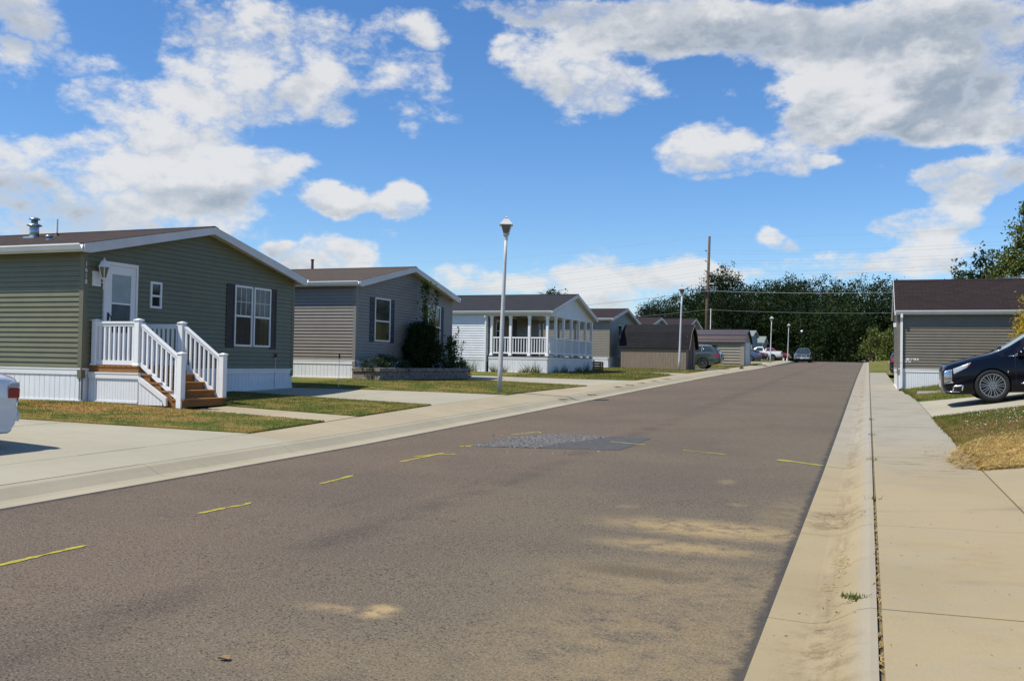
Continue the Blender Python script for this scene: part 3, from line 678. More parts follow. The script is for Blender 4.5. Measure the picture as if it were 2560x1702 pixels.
def window(W, u0, u1, v0, v1, parent, grid=None, blinds=False, split=.5, fw=.045):
    f = MB(); d = .038
    W.box(f, u0, u1, v1-fw, v1, .002, d); W.box(f, u0, u1, v0, v0+fw, .002, d)
    W.box(f, u0, u0+fw, v0+fw, v1-fw, .002, d); W.box(f, u1-fw, u1, v0+fw, v1-fw, .002, d)
    vm = v0+(v1-v0)*split; W.box(f, u0+fw, u1-fw, vm-.022, vm+.022, .002, d-.006)
    fr = obj('window', f, 'white', parent)
    obj('pane', W.box(MB(), u0+fw, u1-fw, vm+.022, v1-fw, .004, .014), 'glassin' if blinds else 'glass', fr)
    obj('pane', W.box(MB(), u0+fw, u1-fw, v0+fw, vm-.022, .003, .010), 'glass', fr)
    if blinds:
        b = MB(); k = vm+.03
        while k < v1-fw-.02: W.box(b, u0+fw+.01, u1-fw-.01, k, k+.008, .0145, .0165); k += .034
        stuff(obj('blind_slats', b, 'blind', fr))
    if grid:
        b = MB(); nu, nv = grid
        for i in range(1, nu):
            u = u0+fw+(u1-u0-2*fw)*i/nu; W.box(b, u-.006, u+.006, vm+.022, v1-fw, .016, .021)
        for i in range(1, nv):
            v = vm+(v1-fw-vm)*i/nv; W.box(b, u0+fw, u1-fw, v-.006, v+.006, .0165, .0215)
        obj('window_grille', b, 'white', fr)
        b = MB()
        for i in range(1, nu):
            u = u0+fw+(u1-u0-2*fw)*i/nu; W.box(b, u-.005, u+.005, v0+fw, vm-.022, .0105, .013)
        W.box(b, u0+fw, u1-fw, (v0+vm)/2-.005, (v0+vm)/2+.005, .0107, .0135)
        obj('window_grille', b, 'shutter2', fr)
    return fr
def shutter(W, u0, u1, v0, v1, parent, mt):
    b = W.box(MB(), u0, u1, v0, v1, .004, .022)
    for a, c in ((v0, v0+.07), (v1-.07, v1), ((v0+v1)/2-.035, (v0+v1)/2+.035)): W.box(b, u0, u1, a, c, .022, .030)
    W.box(b, u0, u0+.045, v0, v1, .0225, .0305); W.box(b, u1-.045, u1, v0, v1, .0225, .0305)
    o = obj('shutter', b, mt, parent); sl = MB(); v = v0+.08
    while v < v1-.09:
        if abs(v-(v0+v1)/2) > .05: W.box(sl, u0+.045, u1-.045, v, v+.022, .022, .0275)
        v += .04
    stuff(obj('louvres', sl, mt, o)); return o

def home(name, label, cat, xf, y0, y1, v0, ve, yr, vr, length, mt, mtt, roof, dirx=-1, ox=.25, oy=.19, pitch=.102, single=True, front=True, near_cut=0.0, cuts=(), loc=None, group=None, skirts=True, skirt_w=.41, gut=True, roof_x=None, skirt_single=None, near_v1=None, skirt_mt='skirt', rake=.165):
    """gable home: ridge along X, gable at x=xf. v0 siding foot, ve roof edge (top) at the eaves, vr ridge top"""
    t = thing(name, label, cat, (0,0,0), group=group)
    xb = xf+dirx*length; th = .15; ya, yb = y0-oy, y1+oy
    sl_ = (vr-ve)/(yr-ya); sr = (vr-ve)/(yb-yr)
    top = lambda y: vr-(yr-y)*sl_ if y < yr else vr-(y-yr)*sr
    und = lambda y: top(y)-th
    vw = und(y0)+.0
    Wg = Wall((xf,0,0), (0,1,0), (-dirx,0,0)); Wn = Wall((0,y0,0), (1,0,0), (0,-1,0)); Wfar = Wall((0,y1,0), (1,0,0), (0,1,0))
    xlo, xhi = min(xf, xb), max(xf, xb)
    # core
    c = MB(); e = .0015; xc = xf-0.0 if front else xf-.0
    xn = xf+dirx*near_cut
    prof = [(y0+e, v0), (y1-e, v0), (y1-e, und(y1)-.01), (yr, vr-th-.01), (y0+e, und(y0)-.01)]
    c.prism(prof, xn+dirx*e, xb, lambda u, v, w: (w, u, v))
    core = obj('wall', c, mt, t)
    if front:
        lim = lambda v: (y0 if v < und(y0) else yr-(vr-th-v)/sl_, y1 if v < und(y1) else yr+(vr-th-v)/sr)
        siding(Wg, y0+.07, y1-.07, v0, vr-th-.03, pitch, mt, core, single, cuts, lim)
        skirting_base = lambda u: g(xf, u)
        if skirts: skirting(Wg, y0, y1, v0, skirting_base, t, single=single if skirt_single is None else skirt_single, mt=skirt_mt)
    siding(Wn, min(xn, xb)+.06, max(xn, xb)-.06, v0, (near_v1 or und(y0)-.002), pitch, mt, core, single)
    if skirts: skirting(Wn, min(xn, xb)+.03, max(xn, xb), v0, lambda u: g(u, y0), t, w=skirt_w, single=single if skirt_single is None else skirt_single, mt=skirt_mt)
    # far wall skirt, plain
    obj('skirt', MB().box(xlo+.05, xhi-.05, y1-.06, y1-.01, min(g(xlo, y1), g(xhi, y1))-.3, v0), skirt_mt, t)
    # corner posts, down over the skirt
    for yy_, s in ((y0, -1), (y1, 1)):
        b = MB(); q = .022
        xx = xn if s < 0 else xf if front else xn
        b.box(min(xx+-dirx*q, xx+dirx*.085), max(xx-dirx*q, xx+dirx*.085), min(yy_+s*q, yy_-s*.085), max(yy_+s*q, yy_-s*.085), v0-.20, und(yy_)-.003)
        obj('corner_post', b, mtt, t)
    # roof
    rx = roof_x if roof_x is not None else xf-dirx*ox
    b = MB(); P_ = [(ya, top(ya)-.03), (ya, top(ya)), (yr, vr), (yb, top(yb)), (yb, top(yb)-.03), (yr, vr-.035)]
    b.prism(P_, rx, xb, lambda u, v, w: (w, u, v)); rf = obj('roof', b, roof, t)
    b = MB(); b.prism([(yr-.14, vr-.14*sl_+.002), (yr-.14, vr-.14*sl_+.014), (yr, vr+.016), (yr+.14, vr-.14*sr+.014), (yr+.14, vr-.14*sr+.002), (yr, vr+.003)], rx+dirx*.0, xb, lambda u, v, w: (w, u, v))
    obj('ridge_cap', b, roof, rf)
    b = MB(); P_ = [(ya, top(ya)-.032), (yr, vr-.037), (yb, top(yb)-.032), (yb, top(yb)-th+.02), (yr, vr-th-.005), (ya, top(ya)-th+.02)]
    b.prism(P_, rx+dirx*.036, xf+dirx*.02, lambda u, v, w: (w, u, v)); obj('rake_soffit', b, 'soffit', rf)
    b = MB()
    for s_, yy_ in ((-1, y0), (1, y1)):
        a_, c_ = sorted((yy_+s_*.001, yy_+s_*(oy-.004)))
        b.box(xlo if dirx < 0 else min(rx+.04, xf), xhi if dirx > 0 else max(rx-.04, xf), a_, c_, und(yy_)-.012, und(yy_)+.012)
    obj('eave_soffit', b, 'soffit', rf)
    for s_ in (-1, 1):
        b = MB(); ye = ya-.0 if s_ < 0 else yb
        q = [(yr, vr-.012), (ye, top(ye)-.012), (ye, top(ye)-.012-rake), (ye-s_*.16, top(ye)-.012-rake), (yr, vr-.012-rake*1.02)]
        b.prism(q, rx-dirx*.012, rx+dirx*.03, lambda u, v, w: (w, u, v)); obj('rake_board', b, 'fascia', rf)
    for s_, yy_ in ((-1, ya), (1, yb)):
        b = MB(); a_, c_ = sorted((yy_+s_*.012, yy_-s_*.012)); b.box(min(rx+dirx*.03, xb), max(rx+dirx*.03, xb), a_, c_, top(yy_)-.17, top(yy_)-.034)
        obj('eave_board', b, 'fascia', rf)
        if gut:
            k = yy_+s_*.013
            pr = [(0, -.135), (.055, -.135), (.075, -.10), (.075, -.075), (.10, -.045), (.10, -.018), (.092, -.018), (.088, -.05), (.03, -.12), (0, -.03)]
            b = MB(); b.prism([(k+s_*p_, top(yy_)+q_) for p_, q_ in pr], rx+dirx*.02, xb, lambda u, v, w: (w, u, v)); obj('gutter', b, 'white', rf)
    return dict(t=t, Wg=Wg, Wn=Wn, top=top, und=und, core=core, roof=rf, Wfar=Wfar, ya=ya, yb=yb)

# --- first home: green, brown roof
W1 = [(14.73,15.67,-.24,1.96),(16.05,16.42,1.06,1.66),(18.66,20.68,.30,1.83)]
h = home('mobile_home', 'olive green home with white steps and brown roof, nearest on the left', 'house', -14.607, 14.24, 21.49, -.24, 2.22, 17.86, 3.09, 17.5, 'h1', 'h1t', 'roof1', cuts=W1, oy=.25)
t = h['t']; W = h['Wg']
# storm door
d = MB(); W.box(d, 14.73, 14.785, -.22, 1.95, .004, .05); W.box(d, 15.615, 15.67, -.22, 1.95, .004, .05); W.box(d, 14.785, 15.615, 1.88, 1.95, .004, .05)
df = obj('door_frame', d, 'white', t)
d = MB(); W.box(d, 14.79, 14.95, -.20, 1.875, .006, .036); W.box(d, 15.48, 15.61, -.20, 1.875, .006, .036); W.box(d, 14.95, 15.48, 1.70, 1.875, .006, .036); W.box(d, 14.95, 15.48, -.20, .50, .006, .036); W.box(d, 14.95, 15.48, 1.085, 1.12, .007, .034)
dr = obj('door', d, 'white', t)
obj('upper_pane', W.box(MB(), 14.95, 15.48, 1.12, 1.70, .010, .020), 'doorglass', dr); obj('lower_pane', W.box(MB(), 14.95, 15.48, .50, 1.085, .010, .018), 'doorglass2', dr)
d = MB(); W.box(d, 14.835, 14.885, .74, .90, .036, .046); d.tube([W.pt(14.86,.86,.046), W.pt(14.86,.86,.075), W.pt(14.90,.80,.085), W.pt(14.90,.70,.075)], .012, 6); obj('handle', d, 'black', dr)
window(W, 16.06, 16.41, 1.07, 1.65, t, split=.47, fw=.05)
window(W, 18.955, 19.66, .31, 1.82, t, (3, 2), True, .5); window(W, 19.72, 20.43, .31, 1.82, t, (3, 2), True, .5)
shutter(W, 18.64, 18.945, .27, 1.84, t, 'shutter1'); shutter(W, 20.44, 20.69, .27, 1.84, t, 'shutter1')
# hydrant and its riser, number plate on the corner
b = MB(); b.lathe([(.0,0),(.035,0),(.035,.05),(.02,.06),(.02,.10),(0,.10)], W.pt(20.68,.06,.05), 10); obj('red_valve', b, 'faucet', t)
obj('water_pipe', MB().tube([W.pt(20.69,.06,.02), W.pt(20.69,-.85,.02)], .008, 6), 'metal', t)
def text_mesh(s, size):
    cu = bpy.data.curves.new('number', 'FONT'); cu.body = s; cu.size = size; cu.extrude = .003; cu.align_x = 'CENTER'
    o = bpy.data.objects.new('number', cu); COL.objects.link(o)
    me = bpy.data.meshes.new_from_object(o.evaluated_get(bpy.context.evaluated_depsgraph_get())); bpy.data.objects.remove(o); bpy.data.curves.remove(cu); return me
for i, ch in enumerate('1618'):
    me = text_mesh(ch, .125); me.materials.clear(); me.materials.append(M['white'])
    for v in me.vertices: x, y, z = v.co; v.co = Vector(W.pt(14.275+x, 1.80-i*.118+y, .026+z))
    link('house_number', me, t)
# wall lantern
lt = thing('wall_lantern', 'white carriage lantern fixed to the green wall left of the door', 'lantern', W.pt(14.58, 1.55, 0))
def lrel(mb): mb.v = [tuple(Vector(v)-lt.location) for v in mb.v]; return mb
obj('back_plate', lrel(W.box(MB(), 14.44, 14.66, 1.42, 1.72, .004, .024)), 'white', lt)
c0 = W.pt(14.60, 0, .16)
obj('lantern_roof', lrel(MB().lathe([(.135,1.80),(.125,1.815),(.06,1.93),(.03,1.94),(.014,1.98),(0,2.0)], (c0[0], c0[1], 0), 6, rot=.3)), 'white', lt)
obj('lantern_glass', lrel(MB().lathe([(.045,1.585),(.10,1.795)], (c0[0], c0[1], 0), 6, rot=.3)), 'amber', lt)
b = MB(); b.lathe([(.0,1.54),(.05,1.56),(.055,1.585),(0,1.59)], (c0[0], c0[1], 0), 6, rot=.3)
for k in range(6): a = .3+k*PI/3; b.tube([(c0[0]+.05*math.cos(a), c0[1]+.05*math.sin(a), 1.58), (c0[0]+.108*math.cos(a), c0[1]+.108*math.sin(a), 1.80)], .007, 4)
b.tube([W.pt(14.6,1.56,.16), W.pt(14.6,1.50,.14), W.pt(14.58,1.46,.07), W.pt(14.56,1.50,.02)], .012, 6); b.tube([W.pt(14.6,1.54,.16), W.pt(14.6,1.36,.15)], .009, 6)
obj('lantern_cage', lrel(b), 'white', lt)
# roof vents
def rz1(y): return h['top'](y)
fv = thing('flue_vent', 'galvanised double-collared flue rising from the brown roof', 'vent', (-18.57, 16.57, rz1(16.57)))
obj('flue_pipe', MB().lathe([(.105,-.06),(.105,.27),(.075,.29),(.075,.42)], (0,0,0), 18), 'metal', fv, True)
obj('flue_collar', MB().lathe([(.11,.26),(.17,.275),(.17,.29),(.10,.325),(.085,.325)], (0,0,0), 18), 'metal', fv, True)
obj('flue_cap', MB().lathe([(.08,.415),(.125,.425),(.125,.44),(.07,.475),(0,.482)], (0,0,0), 18), 'metal', fv, True)
obj('flashing', MB().box(-.17,.17,-.17,.17,-.035,.006), 'metal', fv)
sv = thing('vent_pipe', 'thin white plumbing pipe on the brown roof beside the flue', 'pipe', (-18.14, 16.83, rz1(16.83)))
obj('pipe', MB().tube([(0,0,-.05),(0,0,.40)], .024, 8), 'white', sv); obj('boot', MB().lathe([(.09,-.03),(.05,.03),(.03,.07)], (0,0,0), 10), 'black', sv)
lv = thing('roof_vent', 'small low metal vent on the brown roof near the gutter', 'vent', (-16.65, 15.25, rz1(15.25)))
obj('vent_neck', MB().lathe([(.06,-.05),(.06,.07)], (0,0,0), 12), 'metal', lv, True); obj('vent_cap', MB().lathe([(.06,.065),(.085,.07),(.085,.095),(0,.11)], (0,0,0), 12), 'metal', lv, True)

# --- steps and landing of the green home
st = thing('entry_steps', 'brown wooden steps and landing with white skirting and railings', 'steps', (-13.4, 15.1, -.95))
def srel(mb): mb.v = [(v[0]+13.4, v[1]-15.1, v[2]+.95) for v in mb.v]; return mb
Y0, Y1, DK = 14.42, 15.80, -.175
for i in range(9):
    a = -14.60+i*.139; obj('deck_board', srel(MB().bbox(a+.003, a+.136, Y0-.01, Y1+.01, DK-.035, DK, .004)), 'wood', st)
rim = MB().box(-13.37, -13.335, Y0, Y1, DK-.17, DK-.036); rim.box(-14.6, -13.371, Y0, Y0+.035, DK-.13, DK-.036); rim.box(-14.6, -13.371, Y1-.035, Y1, DK-.17, DK-.036)
obj('rim_joist', srel(rim), 'wood', st)
rise = .155; run = .268
for i in range(1, 5):
    z = DK-rise*i; x = -13.345+run*(i-1)
    obj('tread', srel(MB().bbox(x, x+run+.03, Y0+.03, Y1-.03, z-.034, z, .004)), 'wood', st)
    obj('riser', srel(MB().box(x+run-.022, x+run-.002, Y0+.05, Y1-.05, z-rise, z-.035)), 'wood', st)
for yy_ in (Y0+.045, Y1-.085):
    q = [(-13.34, DK-.04)]
    for i in range(1, 5): q += [(-13.34+run*(i-1)+.002, DK-rise*i-.036), (-13.34+run*i-.024, DK-rise*i-.036)]
    q += [(-13.34+run*4-.024, -.99), (-13.34+run*3-.2, -.99), (-13.34, DK-.45)]
    obj('stringer', srel(MB().prism(q, yy_, yy_+.035, lambda u, v, w: (u, w, v))), 'wood', st)
# skirting of the landing
Wl = Wall((0,Y0,0), (1,0,0), (0,-1,0)); Wr = Wall((-13.345,0,0), (0,1,0), (1,0,0))
sk = obj('skirt', srel(Wl.box(MB(), -14.58, -13.345, -1.0, -.31, -.03, -.003)), 'skirt', st)
nP = 6; w_ = (14.575-13.33)/nP
pm = MB(); xs_ = [0,.30,.31,.325,.335,.62,.63,.645,.655,1.0]; ds_ = [0,0,-.012,-.012,0,0,-.012,-.012,0,0]
pm.add([Wl.pt((w_-.005)*x_, vv, d_+.012) for vv in (-.98, -.43) for x_, d_ in zip(xs_, ds_)], [(i,i+1,10+i+1,10+i) for i in range(9)])
pm.v = [(v[0], v[1]-15.1, v[2]+.95) for v in pm.v]; pme = pm.mesh('skirt_panel', 'skirt')
for i in range(nP): link('skirt_panel', pme, sk, (-14.575+i*w_+13.4, 0, 0))
obj('drip_band', srel(Wl.box(Wl.box(MB(), -14.58, -13.30, -.43, -.335, .0, .035), -14.58, -13.30, -.335, -.31, .0, .045)), 'white', sk)
obj('skirt_panel', srel(MB().box(-13.335, -13.322, Y0-.008, Y0+.26, -.98, -.35)), 'skirt', sk)
obj('drip_band', srel(MB().box(-13.3225, -13.296, Y0-.03, Y0+.27, -.43, -.31)), 'white', sk)
obj('base_trim', srel(Wl.box(MB(), -14.575, -13.33, -.905, -.868, .0, .026)), 'white', sk)
q = [(-13.30, -.93), (-12.76, -.93), (-12.66, -.84), (-12.66, -.80), (-13.30, -.42)]
obj('side_panel', srel(MB().prism([(-13.30,-.93),(-12.72,-.93),(-12.72,-.83),(-13.30,-.47)], Y0-.012, Y0+.01, lambda u, v, w: (u, w, v))), 'skirt', st)
obj('side_cap', srel(MB().prism([(-13.30,-.475),(-12.70,-.835),(-12.66,-.93),(-12.61,-.93),(-12.62,-.775),(-13.30,-.375)], Y0-.04, Y0+.012, lambda u, v, w: (u, w, v))), 'white', st)
gr_ = MB()
for i in range(6):
    x = -13.24+i*.09; gr_.box(x, x+.010, Y0-.0135, Y0-.011, -.93, -.47-(x+13.30)*.615)
obj('panel_groove', srel(gr_), 'fascia', st)
# railings
def post(x, y, zb, zt, foot=True):
    b = MB().bbox(x-.062, x+.062, y-.062, y+.062, zb, zt-.03, .008)
    if foot: b.bbox(x-.082, x+.082, y-.082, y+.082, zb, zb+.04, .01)
    o = obj('newel_post', srel(b), 'rail', st)
    c = MB(); p = [(x-.075,y-.075),(x+.075,y-.075),(x+.075,y+.075),(x-.075,y+.075)]
    c.add([(a,b_,zt-.03) for a,b_ in p]+[(a,b_,zt-.012) for a,b_ in p]+[(x,y,zt+.018)], [(3,2,1,0),(0,1,5,4),(1,2,6,5),(2,3,7,6),(3,0,4,7),(4,5,8),(5,6,8),(6,7,8),(7,4,8)])
    obj('post_cap', srel(c), 'rail', o); return o
yn, yf = Y0+.07, Y1-.07
for (x, y, zb, zt, ft) in [(-14.50, yn, DK, .745, True), (-13.42, yn, DK, .745, True), (-12.36, yn, -.97, .10, False), (-14.50, yf, DK, .745, True), (-13.42, yf, DK, .745, True), (-12.36, yf, DK-rise*4, .10, False)]:
    post(x, y, zb, zt, ft)
def railing(x0, x1, y, za, zb, nb):
    """level when za==zb; tops of the rail at x0 and x1"""
    sl = (zb-za)/(x1-x0)
    def bar(name, dz0, dz1, hw):
        obj(name, srel(MB().add([(x, y+s*hw, (za if x == x0 else zb)+dz) for x in (x0, x1) for dz in (dz0, dz1) for s in (-1, 1)], [(0,1,3,2),(4,6,7,5),(0,4,5,1),(2,3,7,6),(0,2,6,4),(1,5,7,3)])), 'rail', st)
    bar('top_rail', -.035, .0, .045); bar('top_rail', -.095, -.0355, .026); bar('bottom_rail', -.86, -.77, .026)
    for i in range(nb):
        x = x0+(x1-x0)*(i+.5)/nb; zt = za+(x-x0)*sl-.096; zl = za+(x-x0)*sl-.769
        obj('baluster', srel(MB().box(x-.019, x+.019, y-.019, y+.019, zl, zt)), 'rail', st)
for y in (yn, yf):
    railing(-14.437, -13.483, y, .70, .70, 8)
    railing(-13.357, -12.423, y, .685, .035, 8)
# metal boot scraper under the near rail
obj('boot_tray', srel(MB().box(-14.30, -13.52, yn-.02, yn+.01, DK+.002, DK+.05)), 'black', st)

# --- second home: grey with navy shutters
W2 = [(26.62,27.68,.64,2.07),(30.5,31.6,.64,2.06)]
h2 = home('mobile_home', 'grey home with navy shutters behind a block planter', 'house', -15.0, 25.46, 32.64, .02, 2.50, 29.05, 3.31, 17, 'h2', 'h2t', 'roof2', cuts=W2, oy=.20)
t = h2['t']; W = h2['Wg']
window(W, 26.63, 27.67, .65, 2.07, t, blinds=False, split=.47); window(W, 30.52, 31.58, .63, 2.06, t, split=.47)
for a in (26.32, 27.68, 30.2, 31.59): shutter(W, a, a+.27, .62, 2.06, t, 'shutter2')
vp = thing('vent_pipe', 'brown pipe standing up behind the tan roof ridge of the grey home', 'pipe', (-19.2, 29.4, h2['top'](29.4)))
obj('pipe', MB().tube([(0,0,-.06),(0,0,.46)], .05, 8), 'pole', vp); obj('cap', MB().lathe([(.06,.44),(.065,.45),(.065,.48),(0,.49)], (0,0,0), 10), 'pole', vp)
# block planter
pl = thing('block_planter', 'low grey split-block planter wall in front of the grey home', 'planter', (-14.5, 28.7, -.6))
def prel(mb): mb.v = [(v[0]+14.5, v[1]-28.7, v[2]+.6) for v in mb.v]; return mb
def block(x0, x1, y0, y1, z0, z1, name='block', rough=.012):
    b = MB(); nx_ = 3
    b.bbox(x0, x1, y0, y1, z0, z1, .014)
    b.v = [(v[0]+random.uniform(-rough, rough), v[1]+random.uniform(-rough, rough), v[2]+random.uniform(-rough, rough)*.3) for v in b.v]
    obj(name, prel(b), 'stone', pl)
for zi, (z0, z1, nm, o, ex) in enumerate([(-.72,-.475,'block',0,0),(-.472,-.315,'block',.15,-.01),(-.312,-.205,'cap_block',.3,.035)]):
    y = 25.25-ex
    while y < 32.0:
        l = random.uniform(.40, .50) if nm == 'block' else random.uniform(.44, .56)
        if y == 25.25-ex: l = .28+o
        y2 = min(y+l, 32.06+ex); block(-14.22, -13.98+ex, y+.004, y2-.004, z0, z1, nm); y = y2
        if 32.06+ex-y < .12: break
    x = -14.98
    while x < -14.24:
        x2 = min(x+.36+.1*zi, -14.225); block(x+.004, x2-.004, 25.25-ex, 25.47, z0, z1, nm); x = x2
        if -14.225-x < .1: break
    x = -14.98
    while x < -14.24:
        x2 = min(x+.37, -14.225); block(x+.004, x2-.004, 31.84, 32.06+ex, z0, z1, nm); x = x2
        if -14.225-x < .1: break
obj('mulch', prel(MB().box(-14.97, -14.24, 25.48, 31.83, -.6, -.26)), 'soil', pl)

# --- third home: white with a railed porch
h3 = home('mobile_home', 'white home with railed porch and charcoal roof', 'house', -14.0, 41.3, 48.83, .28, 2.51, 45.25, 3.57, 19, 'h3', 'white', 'roof3', front=False, near_cut=3.10, single=False, ox=.25, oy=.15, pitch=.115)
t = h3['t']; und = h3['und']; top = h3['top']
lim = lambda v: (45.25-(3.57-.15-v)/((3.57-2.51)/(45.25-41.15)), 45.25+(3.57-.15-v)/((3.57-2.51)/(48.98-45.25)))
b = MB(); yv = und(41.3)
b.prism([(41.31, 2.262), (48.82, 2.262), (48.82, und(48.82)-.01), (45.25, 3.40), (41.31, und(41.31)-.01)], -14.03, -14.12, lambda u, v, w: (w, u, v)); gb = obj('gable', b, 'h3', t)
siding(h3['Wg'] if False else Wall((-14.03,0,0),(0,1,0),(1,0,0)), 41.33, 48.8, 2.27, 3.38, .115, 'h3', gb, False, (), lim)
b = MB().box(-17.1, -13.99, 41.29, 41.40, 2.262, und(41.3)-.004); b.box(-17.1, -14.13, 48.73, 48.84, 2.262, und(48.83)-.004); obj('porch_beam', b, 'white', t)
obj('porch_ceiling', MB().box(-17.1, -14.13, 41.41, 48.72, 2.40, 2.43), 'white', t)
# back wall of the porch
Wb = Wall((-17.10,0,0), (0,1,0), (1,0,0)); b = MB(); siding(Wb, 41.4, 48.8, .30, 2.39, .115, 'tan', h3['core'], False, ((44.4,45.3,.3,2.35),(42.4,43.3,1.1,2.1)))
obj('door', Wb.box(Wb.box(MB(), 44.45, 45.25, .33, 2.30, .004, .04), 44.55, 45.15, 1.2, 2.1, .04, .05), 'shutter1', t)
window(Wb, 42.42, 43.28, 1.12, 2.08, t)
# deck, posts, rails
for i in range(22):
    x = -17.07+i*.14; obj('deck_board', MB().box(x+.003, x+.137, 41.27, 48.87, .33, .365), 'darkwood', t)
Wp = Wall((0,41.30,0), (1,0,0), (0,-1,0)); Wq = Wall((-14.0,0,0), (0,1,0), (1,0,0))
skirting(Wp, -17.0, -14.0, .325, lambda u: g(u, 41.3), t, band=.11, w=.36)
skirting(Wq, 41.3, 48.85, .325, lambda u: g(-14, u), t, band=.11, w=.36)
obj('skirt', MB().box(-17.0, -14.05, 48.78, 48.84, -.5, .32), 'skirt', t)
def ppost(x, y):
    b = MB().bbox(x-.06, x+.06, y-.06, y+.06, .366, 2.261, .008); b.bbox(x-.085, x+.085, y-.085, y+.085, .366, .46, .008); b.bbox(x-.08, x+.08, y-.08, y+.08, 2.16, 2.2615, .008)
    obj('porch_post', b, 'rail', t)
PX = [-16.88, -15.91, -14.957, -14.06]; PY = [41.36, 42.57, 43.79, 45.07, 46.34, 47.54, 48.74]
for x in PX: ppost(x, 41.36)
for y in PY[1:]: ppost(-14.06, y)
for x in PX[:-1]: ppost(x, 48.74)
def prail(a, c, axis, k):
    def bx(p0, p1, w0, w1, z0, z1): return MB().box(p0, p1, k+w0, k+w1, z0, z1) if axis == 'x' else MB().box(k+w0, k+w1, p0, p1, z0, z1)
    obj('top_rail', bx(a+.06, c-.06, -.035, .035, 1.20, 1.265), 'rail', t); obj('bottom_rail', bx(a+.06, c-.06, -.028, .028, .47, .54), 'rail', t)
    n = 6 if axis == 'x' else 8
    for i in range(n):
        p = a+.06+(c-a-.12)*(i+.5)/n; obj('baluster', bx(p-.017, p+.017, -.017, .017, .54, 1.20), 'rail', t)
for i in range(3): prail(PX[i], PX[i+1], 'x', 41.36); prail(PX[i], PX[i+1], 'x', 48.74)
for i in range(6): prail(PY[i], PY[i+1], 'y', -14.06)
b = MB().box(-17.19, -17.12, 41.215, 41.285, -.5, 2.25); b.box(-17.19, -17.12, 41.10, 41.215, 2.20, 2.27); obj('downspout', b, 'white', t)

# --- homes further along the left side
h4 = home('mobile_home', 'tan grey home with maroon roof behind the barn shed', 'house', -15.0, 56.05, 63.4, .50, 2.93, 59.8, 3.74, 18, 'tan', 'tan', 'roof4', single=False, skirt_single=False, oy=.18, cuts=((58.0,59.2,1.1,2.7),))
window(h4['Wg'], 58.1, 59.1, 1.1, 2.6, h4['t'])
b = thing('roof_vent', 'small black vent on the maroon roof of the tan grey home', 'vent', (-18.5, 58.2, h4['top'](58.2))); obj('vent_pipe', MB().tube([(0,0,-.04),(0,0,.26)], .05, 8), 'black', b); obj('vent_hood', MB().lathe([(.05,.24),(.09,.25),(.09,.30),(0,.32)], (0,0,0), 10), 'black', b)
h5 = home('mobile_home', 'home whose maroon roof peaks just left of the second lamp post', 'house', -15.0, 67.2, 74.2, .70, 3.0, 70.6, 3.73, 16, 'tan', 'tan', 'roof4', single=False, skirt_single=False, oy=.18)
h6 = home('mobile_home', 'home whose maroon roof peaks just right of the second lamp post', 'house', -15.0, 82.4, 89.4, 1.1, 3.58, 85.8, 4.41, 18, 'tan', 'tan', 'roof4', single=False, skirt_single=False, oy=.18)
h7 = home('mobile_home', 'pale teal home behind the garage and blue car', 'house', -15.3, 134.0, 141.0, 2.0, 4.55, 137.6, 5.35, 14, 'teal', 'teal', 'roof5', single=False, skirt_single=False)
h8 = home('mobile_home', 'small pale green-grey home above the white pickup', 'house', -15.4, 149.5, 155.5, 1.5, 4.0, 152.5, 5.0, 5.5, 'teal', 'white', 'roof5', single=False, skirt_single=False)

# --- home on the right
hr = home('mobile_home', 'taupe home with dark roof on the right behind the navy crossover', 'house', 1.0, 37.0, 41.4, .07, 2.20, 39.2, 3.50, 15, 'hr', 'hr', 'roofr', dirx=1, skirt_w=.22, ox=.10, oy=.14, pitch=.105, single=True)
t = hr['t']; W = hr['Wn']
# chamfered skirting is buried by the rising ground; downspout at the corner
b = MB(); b.box(1.09, 1.17, 36.90, 36.975, -.70, 1.92); b.box(1.09, 1.17, 36.78, 36.975, 1.92, 2.06)
ds = obj('downspout', b, 'white', t); obj('strap', MB().box(1.08, 1.18, 36.893, 36.978, .28, .31), 'fascia', ds); obj('drain_shoe', MB().box(1.06, 1.20, 36.84, 37.0, -.80, -.68), 'black', ds)
obj('wall_lamp', MB().box(.86, .96, 37.25, 37.40, 1.60, 1.75), 'white', t)
# lettering, two worn lines of white characters
ln = MB(); random.seed(3)
for (u, v, hgt, n, wd) in ((1.21, .375, .075, 9, .048), (1.23, .29, .07, 4, .05)):
    for i in range(n):
        a = u+i*(wd+.012)
        for k in range(random.choice((2, 2, 3))):
            if random.random() < .6: W.box(ln, a+random.uniform(0, wd*.6), a+random.uniform(wd*.65, wd), v+hgt*random.choice((0, .45, .82)), v+hgt*random.choice((0, .45, .82))+.014, .020, .0245)
            x = a+random.choice((0, wd*.45, wd*.8)); W.box(ln, x, x+.012, v, v+hgt, .020, .0235+k*.0004)
obj('wall_lettering', ln, 'signwhite', t, fix=False)
random.seed(7)
ca = thing('roof_rack', 'grey folded metal awning frame lying on the ridge of the dark roof', 'frame', (4.9, 39.4, 3.45))
b = MB(); b.tube([(-.45,-.15,.03),(3,-.15,.05)], .03, 6); b.tube([(-.45,-.15,.05),(-.1,.25,.12),(3,.25,.12)], .025, 6); b.tube([(.3,-.15,.05),(.45,.2,.20),(3,.2,.21)], .025, 6); b.tube([(.6,.0,.25),(3,.0,.26)], .018, 6)
obj('frame', b, 'metal', ca); obj('panel', MB().box(.45, 3, -.1, .15, .06, .12), 'fascia', ca)
